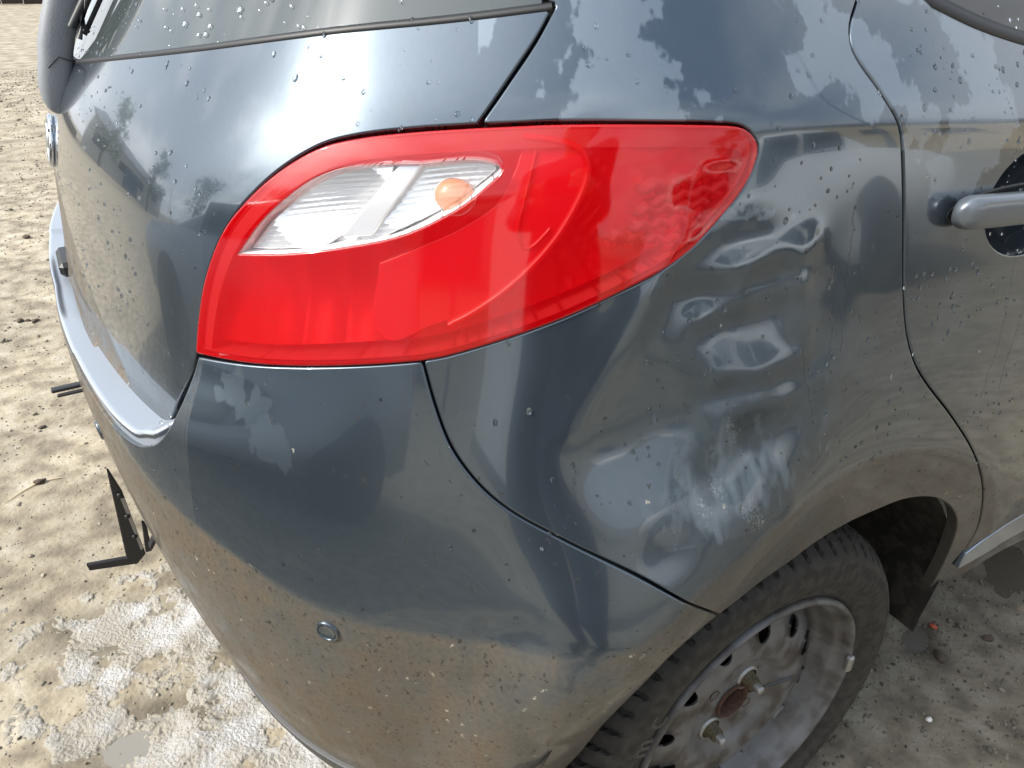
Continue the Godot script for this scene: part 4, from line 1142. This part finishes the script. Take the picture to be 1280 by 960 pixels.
func build_ground():
	hills = noise(81, .9, 4); rough_n = noise(82, 9.0, 5); froth = noise(83, 55.0, 4)
	var damp := noise(84, 1.7, 4)
	var tint := func(x: float, z: float) -> Color:
		var t := .84 + .22 * damp.get_noise_2d(x, z)
		for p in PUDDLES:
			var d := Vector2(x - p[0], z - p[1]).rotated(p[4]); var e: float = sqrt(d.x * d.x / (p[2] * p[2]) + d.y * d.y / (p[3] * p[3]))
			t *= lerpf(.62, 1.0, clampf((e - .9) / .9, 0.0, 1.0))
		if z > .55 and x > .1: t *= lerpf(1.0, .66, clampf((z - .5) / .1, 0.0, 1.0))   # earth beside the wheels darkened: the car shade put into its colour
		return Color(t, t, t * .985)
	var near := part("ground", grid_mesh(-3.0, 3.0, -4.0, 2.4, .016, ground_height, tint), M.sand, self); near.set_meta("kind", "structure")
	var far_h := func(x: float, z: float) -> float:
		var inside := minf(minf(x + 3.0, 3.0 - x), minf(z + 4.0, 2.4 - z))
		return ground_height(x, z) - (.05 if inside > .15 else (.0 if inside < .0 else .004))
	var st := part("ground", grid_mesh(-30.0, 30.0, -30.0, 30.0, .3, far_h, tint), M.far_sand, self); st.set_meta("kind", "structure")
	var q := SurfaceTool.new(); q.begin(Mesh.PRIMITIVE_TRIANGLES); q.set_smooth_group(-1); q.set_color(Color(.8, .8, .79))
	for i in 48:
		var a := TAU * i / 48.0; var b := TAU * (i + 1) / 48.0
		quad(q, Vector3(cos(b) * 25, -.012, sin(b) * 25), Vector3(cos(b) * 900, -.012, sin(b) * 900), Vector3(cos(a) * 900, -.012, sin(a) * 900), Vector3(cos(a) * 25, -.012, sin(a) * 25))
	var wide := part("ground", finish(q), M.far_sand, self); wide.set_meta("kind", "structure")
	for i in PUDDLES.size():
		var p: Array = PUDDLES[i]
		var label: String = ["grey puddle with a frothy rim below the plate bracket", "larger grey puddle at the lower left of the white froth", "small brown puddle under the bumper's lower lip", "brown puddle beside the door sill at the right edge", "small muddy puddle in front of the rear wheel"][i]
		var poly := oval(Vector2.ZERO, p[2] * 1.35, p[3] * 1.35, 40, -p[4])
		var w := SurfaceTool.new(); w.begin(Mesh.PRIMITIVE_TRIANGLES)
		for k in poly.size():
			var a := poly[k]; var b := poly[(k + 1) % poly.size()]
			tri(w, Vector3.ZERO, Vector3(b.x, 0, b.y), Vector3(a.x, 0, a.y))
		var o := single("puddle", finish(w), M.puddle_water if i < 3 else M.muddy_water, label, "puddle", Vector3(p[0], -.0085, p[1])); o.set_meta("group", "puddles in the sandy ground")
	# white froth round the puddles
	var lay := func(x: float, z: float) -> float:
		var m := foam_mask(x, z); var f := froth.get_noise_2d(x, z); var big := rough_n.get_noise_2d(x * 1.3 + 9.0, z * 1.3)
		return m * .95 + f * .38 + big * 1.15 - .27
	var fh := func(x: float, z: float) -> float:
		var up: float = lay.call(x, z)
		return maxf(ground_height(x, z), -.0086) + clampf(up * .012, -.006, .0028) + .0007 * froth.get_noise_2d(x * 2.3, z * 2.3 + 4.0)
	var white := func(x: float, z: float) -> Color:
		var t := clampf(lay.call(x, z) * 1.15 + .3 * froth.get_noise_2d(x * 1.9, z * 1.9), 0.0, 1.0) * clampf(.72 + 1.1 * hills.get_noise_2d(x * 7.0, z * 7.0), .25, 1.0)
		return Color(.25, .225, .18).lerp(Color(.385, .383, .378), t)
	var o := single("froth", grid_mesh(-.98, -.34, -.26, .52, .0026, fh, white), M.foam, "white crusty froth lying between puddles beside the bumper", "froth"); o.set_meta("kind", "stuff")
	pebbles()
	# a few stones and a twig that can be told apart
	var spots := [[-.848, -.693, .011, "dark stone lying on the pale twig"], [-.865, -1.825, .012, "left of three dark stones far up the sand"], [-.842, -1.82, .009, "middle of three dark stones far up the sand"], [-.818, -1.798, .012, "right of three dark stones far up the sand"], [-.816, -2.86, .016, "dark stone near the left edge by the emblem"], [-.83, -.98, .008, "small dark stone above the twig at the left"], [.657, .728, .006, "small reddish chip by the puddle before the wheel"], [.45, .855, .005, "white chip on the shaded earth right of the tyre"], [.60, .78, .012, "brown clod beside the small puddle before the wheel"], [.72, .80, .009, "brown clod right of the small muddy puddle"], [.78, .90, .010, "grey stone on the earth near the right edge"]]
	for i in spots.size():
		var s: Array = spots[i]
		var m: Material = M.chip_red if i == 6 else (M.chip_white if i == 7 else M.stone_dark)
		single("stone", stone(s[2], 40 + i), m, s[3], "stone", Vector3(s[0], ground_height(s[0], s[1]) + s[2] * .3, s[1]), Basis(Vector3.UP, i * 1.3), "" if i in [6, 7] else "stones on the ground")
	var tw := []
	for i in 9:
		var t := i / 8.0; var x := lerpf(-.925, -.795, t); var z := -.648 - .045 * sin(t * 2.0)
		tw.append(Vector3(x, ground_height(x, z) + .003, z))
	single("twig", tube(tw, [.0008, .0012, .0014, .0016, .0018, .0016, .0014, .0011, .0006], 6), M.straw, "thin pale twig on the sand left of the bracket", "twig")

func stone(r: float, seed_: int) -> ArrayMesh:
	var n := noise(seed_, .9, 2); var rings := []
	for j in 8:
		var a := PI * (j + .02) / 7.04; var q := PackedVector3Array()
		for i in 12:
			var d := Vector3(sin(a) * cos(TAU * i / 12.0), cos(a), sin(a) * sin(TAU * i / 12.0))
			q.append(d * r * (1.0 + .45 * n.get_noise_3dv(d * 1.6)) * Vector3(1.25, .6, .9))
		rings.append(q)
	return loft(rings)

func pebbles():
	var m := stone(1.0, 3)
	for job in [[22000, Vector2(-1.4, -9.5), Vector2(-.3, .6), .0010], [6500, Vector2(.2, .62), Vector2(1.4, 1.25), .0012]]:
		var mm := MultiMesh.new(); mm.transform_format = MultiMesh.TRANSFORM_3D; mm.use_colors = true; mm.mesh = m; mm.instance_count = job[0]
		for i in job[0]:
			var t := pow(rng.randf(), 1.0)
			var x := rng.randf_range(job[1].x, job[2].x); var z := lerpf(job[2].y, job[1].y, pow(t, 2.1)) if job[1].y < -1.0 else rng.randf_range(job[1].y, job[2].y)
			var r: float = job[3] * exp(rng.randfn(0, .55)) * (1.0 + maxf(0.0, -z) * .25)
			var b := Basis.from_euler(Vector3(rng.randfn(0, .3), rng.randf() * TAU, rng.randfn(0, .3))).scaled(Vector3.ONE * r)
			mm.set_instance_transform(i, Transform3D(b, Vector3(x, ground_height(x, z) + r * .25, z)))
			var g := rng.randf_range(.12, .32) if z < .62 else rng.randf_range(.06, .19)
			if rng.randf() < .09: g *= .5
			mm.set_instance_color(i, Color(g * 1.12, g * .98, g * .76))
		var o := MultiMeshInstance3D.new(); o.multimesh = mm; o.material_override = M.pebble; o.name = numbered("gravel"); add_child(o)
		o.set_meta("label", "fine grit and crumbs strewn over the sunlit sand" if job[1].x < -1.0 else "fine grit and crumbs on the shaded earth by the wheel"); o.set_meta("category", "gravel"); o.set_meta("kind", "stuff")

# ---------------------------------------------------------------- what stands round the yard: mostly out of frame, mirrored in the paint
func shed(at: Vector3, size: Vector3, turn: float, wall_mat: Material, label: String, cols: int, gate_x := 0.0):
	var s := thing("shed", label, "building", at); s.rotation.y = turn
	part("wall", box(size, .02), wall_mat, s, Vector3(0, size.y / 2, 0))
	var st := SurfaceTool.new(); st.begin(Mesh.PRIMITIVE_TRIANGLES)
	var e := .5; var w := size.x / 2 + e; var d := size.z / 2 + e; var h := size.y; var r := size.y + size.z * .16
	st.set_smooth_group(-1)
	for k in [1.0, -1.0]:
		var a := Vector3(-w, h - .1, d * k); var b := Vector3(w, h - .1, d * k); var c := Vector3(w, r, 0); var f := Vector3(-w, r, 0)
		if k > 0: quad(st, a, b, c, f)
		else: quad(st, b, a, f, c)
	tri(st, Vector3(w, h - .1, d), Vector3(w, h - .1, -d), Vector3(w, r, 0)); tri(st, Vector3(-w, h - .1, -d), Vector3(-w, h - .1, d), Vector3(-w, r, 0))
	part("roof", finish(st), M.grey_roof, s)
	for i in cols:
		var x := size.x * ((i + .5) / cols - .5)
		if absf(x - gate_x) < 2.0: continue
		var f := part("window", box(Vector3(1.5, 1.2, .12), .02), M.window_dark, s, Vector3(x, size.y * .58, size.z / 2 + .02))
		part("sill", box(Vector3(1.7, .08, .2), .02), M.white_plastic, f, Vector3(0, -.65, .06))
	var g := part("door", box(Vector3(3.2, 3.0, .12), .03), M.blue_steel, s, Vector3(gate_x, 1.5, size.z / 2 + .03))
	for i in 6: part("panel", box(Vector3(3.0, .42, .05), .02), M.blue_steel, g, Vector3(0, -1.25 + i * .48, .07))

func parked_car(at: Vector3, turn: float, mat_: Material, label: String, tall: float):
	var c := thing("parked_car", label, "car", at); c.rotation.y = turn
	var lower := []; var upper := []
	for k in [[-2.0, .42, .70, .70], [-1.85, .30, .84, .92], [-1.2, .24, .87, .98], [0.0, .22, .88, .96], [1.1, .24, .87, .92], [1.75, .30, .82, .80], [2.02, .42, .66, .66]]:
		var q := PackedVector3Array()
		for p in [[-1, .0], [-1.02, .55], [-.94, 1.0], [-.5, 1.02], [.5, 1.02], [.94, 1.0], [1.02, .55], [1, .0]]: q.append(Vector3(k[0], lerpf(k[1], k[3], p[1]), p[0] * k[2]))
		lower.append(q)
	for k in [[-1.75, .92, .72], [-1.25, tall - .05, .60], [-.3, tall, .60], [.35, tall - .06, .58], [1.15, .92, .70]]:
		var q := PackedVector3Array()
		for p in [[-1.12, 0.0], [-1.0, .9], [-.85, 1.0], [.85, 1.0], [1.0, .9], [1.12, 0.0]]: q.append(Vector3(k[0], lerpf(.86, k[1], p[1]), p[0] * k[2]))
		upper.append(q)
	part("body", loft(lower), mat_, c); part("cabin", loft(upper), mat_, c)
	for s in [-1.0, 1.0]:
		for x in [-.75, .25]:
			var st := SurfaceTool.new(); st.begin(Mesh.PRIMITIVE_TRIANGLES); box_into(st, Vector3.ZERO, Vector3(.85, (tall - .95) * .72, .02), .008); part("window", finish(st), M.window_dark, c, Vector3(x, .93 + (tall - .95) * .46, s * (.70 + .0)), Basis(Vector3.RIGHT, -s * .16))
	for x in [-1.3, 1.28]:
		for s in [-1.0, 1.0]:
			var w := part("wheel", lathe([[.02, .10], [.17, .10], [.19, .115], [.29, .11], [.31, .07], [.31, -.08]], 28), M.rubber, c, Vector3(x, .305, s * .80), Basis(Vector3.UP, 0.0 if s > 0 else PI))
			part("hub", lathe([[.001, .095], [.17, .093]], 20), M.worn_metal, w)
	for s in [-.6, .6]: part("lamp", box(Vector3(.08, .16, .28), .03), M.deep_red, c, Vector3(-1.95, .68, s))

func tree(at: Vector3, h: float, seed_: int, label: String):
	var t := thing("tree", label, "tree", at, "trees round the yard")
	var r := RandomNumberGenerator.new(); r.seed = seed_
	part("trunk", tube([Vector3.ZERO, Vector3(.08, h * .25, .03), Vector3(-.05, h * .5, .1), Vector3(.05, h * .8, 0)], [h * .03, h * .024, h * .017, h * .006], 9), M.bark, t)
	var st := SurfaceTool.new(); st.begin(Mesh.PRIMITIVE_TRIANGLES); st.set_smooth_group(-1)
	for k in 26:
		var c := Vector3(r.randfn(0, h * .14), h * r.randf_range(.35, .98), r.randfn(0, h * .14)); var rad := h * r.randf_range(.05, .11)
		for l in 60:
			var p := c + Vector3(r.randfn(0, 1), r.randfn(0, .8), r.randfn(0, 1)) * rad * .6
			var b := Basis.from_euler(Vector3(r.randf() * TAU, r.randf() * TAU, r.randf() * TAU)).scaled(Vector3.ONE * h * .022)
			tri(st, p + b * Vector3(-1, 0, 0), p + b * Vector3(1, -.3, 0), p + b * Vector3(.2, 1, 0))
	part("crown", finish(st), M.leaf, t)

func surroundings():
	shed(Vector3(-17, 0, 15), Vector3(17, 4.6, 8), 2.35, M.pale_wall, "pale shed with blue gate, mirrored in the bumper corner", 5)
	shed(Vector3(19, 0, 17), Vector3(20, 5.2, 9), PI + .75, M.tan_wall, "tan shed with dark windows, mirrored in the dented quarter", 7, 4.0)
	shed(Vector3(-20, 0, -27), Vector3(16, 4.0, 8), .7, M.pale_wall, "low pale shed mirrored in the tailgate", 4)
	# pale sheet-steel fence behind the photographer
	var pf := thing("steel_fence", "pale sheet steel fence with upright joints, mirrored in the bumper corner", "fence", Vector3(-3.6, 0, 4.7)); pf.rotation.y = .66
	for i in 6:
		part("sheet_panel", box(Vector3(.74, 2.1, .03), .006), M.pale_steel, pf, Vector3(-1.9 + i * .76, 1.15, 0))
		part("post", box(Vector3(.06, 2.25, .06), .006), M.blue_steel, pf, Vector3(-2.28 + i * .76, 1.12, .05))
	part("plinth", box(Vector3(4.6, .14, .12), .01), M.timber, pf, Vector3(0, .06, .0))
	var f := thing("fence", "dark timber fence across the far end of the yard, top left corner", "fence", Vector3(-2, 0, -23.4))
	for i in 26: part("board", box(Vector3(.47, .72 + .02 * (i % 3), .04), .008), M.timber, f, Vector3(-6.2 + i * .48, .38, 0))
	for y in [.2, .6]: part("rail", box(Vector3(12.4, .08, .05), .008), M.timber, f, Vector3(-.2, y, -.05))
	parked_car(Vector3(-3.35, 0, .35), 1.45, M.silver_paint, "silver car parked behind, mirrored in the bumper", 1.45)
	parked_car(Vector3(3.7, 0, 5.7), .68, M.white_paint, "tall white van parked across the yard, mirrored in the quarter panel", 1.95)
	parked_car(Vector3(1.2, 0, 8.2), .1, M.white_paint, "long white van parked farther off, mirrored in the dents", 1.9)
	for p in [[Vector3(-16, 0, -16), 6.5, "middle-sized tree mirrored low in the tailgate"], [Vector3(-21, 0, -9), 7.5, "tallest of the trees mirrored in the tailgate"], [Vector3(-24, 0, 1), 7.0, "tree mirrored beside the lamp's left edge"], [Vector3(-11, 0, -22), 5.5, "shortest tree, mirrored near the wiper"], [Vector3(7, 0, 24), 7.5, "tall tree mirrored above the dented quarter"], [Vector3(27, 0, 6), 7.0, "tree mirrored in the rear door"]]:
		tree(p[0], p[1], int(p[0].x * 7 + 300), p[2])
	for p in [[Vector3(6.2, 0, 5.6), "steel pole across the yard, its mirror image beside the door gap"], [Vector3(-9.5, 0, 8.5), "steel pole before the pale shed, mirrored in the bumper corner"]]:
		single("pole", tube([p[0], p[0] + Vector3(0, 6.5, 0)], [.07, .05], 12), M.blue_steel, p[1], "pole")
	photographer()

# a body as one skin: tapered capsules joined smoothly, meshed as surface nets
func body_mesh(bones: Array, cell: float, k: float) -> ArrayMesh:
	var lo := Vector3.INF; var hi := -Vector3.INF
	for b in bones:
		for e in [[b[0], b[2]], [b[1], b[3]]]:
			lo = lo.min(e[0] - Vector3.ONE * (e[1] + cell * 2)); hi = hi.max(e[0] + Vector3.ONE * (e[1] + cell * 2))
	var n := Vector3i(((hi - lo) / cell).ceil()) + Vector3i.ONE
	var val := PackedFloat32Array(); val.resize(n.x * n.y * n.z); val.fill(1.0)
	for b in bones:
		var a: Vector3 = b[0]; var ab: Vector3 = b[1] - a; var l2 := maxf(ab.length_squared(), 1e-8)
		var rr := maxf(b[2], b[3]) + cell * 2.5 + k
		var i0 := Vector3i(((b[0].min(b[1]) - Vector3.ONE * rr - lo) / cell).floor()).clamp(Vector3i.ZERO, n - Vector3i.ONE); var i1 := Vector3i(((b[0].max(b[1]) + Vector3.ONE * rr - lo) / cell).ceil()).clamp(Vector3i.ZERO, n - Vector3i.ONE)
		for z in range(i0.z, i1.z + 1):
			for y in range(i0.y, i1.y + 1):
				for x in range(i0.x, i1.x + 1):
					var p := lo + Vector3(x, y, z) * cell
					var t := clampf((p - a).dot(ab) / l2, 0.0, 1.0)
					var d: float = (p - a - ab * t).length() - lerpf(b[2], b[3], t)
					var at := (z * n.y + y) * n.x + x; var o := val[at]
					var h := maxf(k - absf(o - d), 0.0) / k
					val[at] = minf(o, d) - h * h * k * .25
	var st := SurfaceTool.new(); st.begin(Mesh.PRIMITIVE_TRIANGLES); st.set_smooth_group(0)
	var ids := {}; var count := 0
	var step := [1, n.x, n.x * n.y]
	for z in n.z - 1:
		for y in n.y - 1:
			for x in n.x - 1:
				var at := (z * n.y + y) * n.x + x; var s := Vector3.ZERO; var m := 0; var neg := 0
				for c in 8:
					if val[at + (c & 1) + (c >> 1 & 1) * step[1] + (c >> 2) * step[2]] < 0.0: neg += 1
				if neg == 0 or neg == 8: continue
				for ax in 3:
					for c in 4:
						var o := Vector3i.ZERO; o[(ax + 1) % 3] = c & 1; o[(ax + 2) % 3] = c >> 1
						var i: int = at + o.x + o.y * step[1] + o.z * step[2]
						var va := val[i]; var vb := val[i + step[ax]]
						if (va < 0.0) != (vb < 0.0):
							var q := Vector3(o); q[ax] += va / (va - vb); s += q; m += 1
				st.add_vertex(lo + (Vector3(x, y, z) + s / m) * cell); ids[at] = count; count += 1
	for at in ids:
		for ax in 3:
			var i: int = at; var a := val[i] < 0.0; var b := val[i + step[ax]] < 0.0
			if a == b: continue
			var u: int = step[(ax + 1) % 3]; var v: int = step[(ax + 2) % 3]
			if not (ids.has(i - u) and ids.has(i - v) and ids.has(i - u - v)): continue
			var q := [ids[i], ids[i - u], ids[i - u - v], ids[i - v]]
			if not a: q.reverse()
			for t in [0, 1, 2, 0, 2, 3]: st.add_index(q[t])
	st.generate_normals(); return st.commit()

func photographer():
	# stands behind the camera, knees a little bent, both hands on a phone held out at the chest; seen only as a mirror image
	var o := thing("person", "person in dark jacket and jeans holding up a phone, mirrored in the bumper", "person", Vector3(-.78, 0, 1.66))
	var V := func(x: float, y: float, z: float) -> Vector3: return Vector3(x, y, z)
	var legs := []
	for s in [-1.0, 1.0]:
		legs.append([V.call(.10 * s, .90, .02), V.call(.105 * s, .49, -.05), .105, .078]); legs.append([V.call(.105 * s, .49, -.05), V.call(.11 * s, .10, .05), .078, .06])
		legs.append([V.call(.07 * s, .93, .05), V.call(.11 * s, .84, .05), .09, .08])
	part("trousers", body_mesh(legs, .02, .05), M.denim, o)
	var top := [[V.call(0, .98, .02), V.call(0, 1.20, -.02), .145, .15], [V.call(-.09, 1.28, -.04), V.call(.09, 1.28, -.04), .12, .12], [V.call(-.17, 1.37, -.05), V.call(.17, 1.37, -.05), .062, .062], [V.call(-.06, .95, .02), V.call(.06, .95, .02), .125, .125]]
	var hands := []
	for s in [-1.0, 1.0]:
		var sh: Vector3 = V.call(.19 * s, 1.36, -.05); var el: Vector3 = V.call(.215 * s, 1.07, -.08); var wr: Vector3 = V.call(.09 * s + .17, 1.125, -.36)
		top.append([sh, el, .058, .047]); top.append([el, el.lerp(wr, .85), .046, .036])
		hands.append([el.lerp(wr, .8), wr, .028, .026])
		var palm: Vector3 = wr + V.call(-.012 * s, .02, -.045); hands.append([wr, palm, .026, .026])
		for f in 4:
			var root: Vector3 = palm + V.call(.008 * s, .026 - .017 * f, -.012); var knuckle: Vector3 = root + V.call(.012 * s, .0, -.026); var tip: Vector3 = knuckle + V.call(-.026 * s, 0, -.006 - .002 * f)
			hands.append([root, knuckle, .0085, .008]); hands.append([knuckle, tip, .008, .0068])
		hands.append([palm + V.call(-.006 * s, .012, .01), palm + V.call(-.03 * s, .03, -.008), .0105, .0085])
	part("jacket", body_mesh(top, .02, .06), M.jacket, o)
	part("hand", body_mesh(hands.slice(0, 11), .006, .008), M.skin, o); part("hand", body_mesh(hands.slice(11), .006, .008), M.skin, o)
	var head := [[V.call(0, 1.40, -.05), V.call(0, 1.52, -.07), .058, .055], [V.call(0, 1.63, -.07), V.call(0, 1.60, -.095), .088, .078], [V.call(0, 1.55, -.12), V.call(0, 1.545, -.115), .045, .04], [V.call(0, 1.61, -.175), V.call(0, 1.578, -.192), .010, .015]]
	for s in [-1.0, 1.0]: head.append([V.call(.086 * s, 1.61, -.065), V.call(.088 * s, 1.575, -.07), .014, .011])
	part("head", body_mesh(head, .009, .02), M.skin, o)
	part("hair", body_mesh([[V.call(0, 1.665, -.05), V.call(0, 1.60, -.03), .088, .09], [V.call(0, 1.70, -.10), V.call(0, 1.70, -.07), .05, .06]], .012, .03), M.hair, o)
	for s in [-1.0, 1.0]:
		part("eye", body_mesh([[V.call(.032 * s, 1.605, -.155), V.call(.033 * s, 1.605, -.155), .012, .012]], .005, .003), M.white_plastic, o)
		part("shoe", body_mesh([[V.call(.11 * s, .05, .08), V.call(.13 * s, .045, -.14), .045, .038]], .014, .02), M.black_plastic, o)
	part("mouth", body_mesh([[V.call(-.02, 1.548, -.163), V.call(.02, 1.548, -.163), .006, .006]], .004, .003), M.lips, o)
	var t := CAMERA_TURN; var ph := single("mobile_phone", box(Vector3(.155, .075, .008), .003), M.phone, "dark mobile phone held in both hands behind the camera", "phone")
	ph.transform = Transform3D(t, CAMERA_AT + t * Vector3(.062, -.024, .012))

func _ready():
	rng.seed = 7
	var cam := Camera3D.new(); cam.name = "camera"; cam.fov = CAMERA_FOV; cam.near = .02; cam.far = 2000.0
	add_child(cam); cam.transform = Transform3D(CAMERA_TURN, CAMERA_AT); cam.current = true
	var we := WorldEnvironment.new(); we.name = "environment"; var env := Environment.new()
	env.background_mode = Environment.BG_SKY; env.sky = make_sky(); env.tonemap_mode = Environment.TONE_MAPPER_LINEAR; env.tonemap_exposure = EXPOSURE
	env.sdfgi_enabled = true; env.ssao_enabled = true; env.ssil_enabled = true
	we.environment = env; add_child(we)
	var sun := DirectionalLight3D.new(); sun.name = "sun"; sun.light_color = Color(1.0, .96, .90); sun.light_energy = SUN_ENERGY; sun.light_angular_distance = .5; sun.shadow_enabled = true
	add_child(sun); sun.look_at_from_position(SUN_TOWARDS * 50.0, Vector3.ZERO, Vector3.UP)
	make_body_shape()
	make_materials()
	build_ground()
	surroundings()
	build_car()
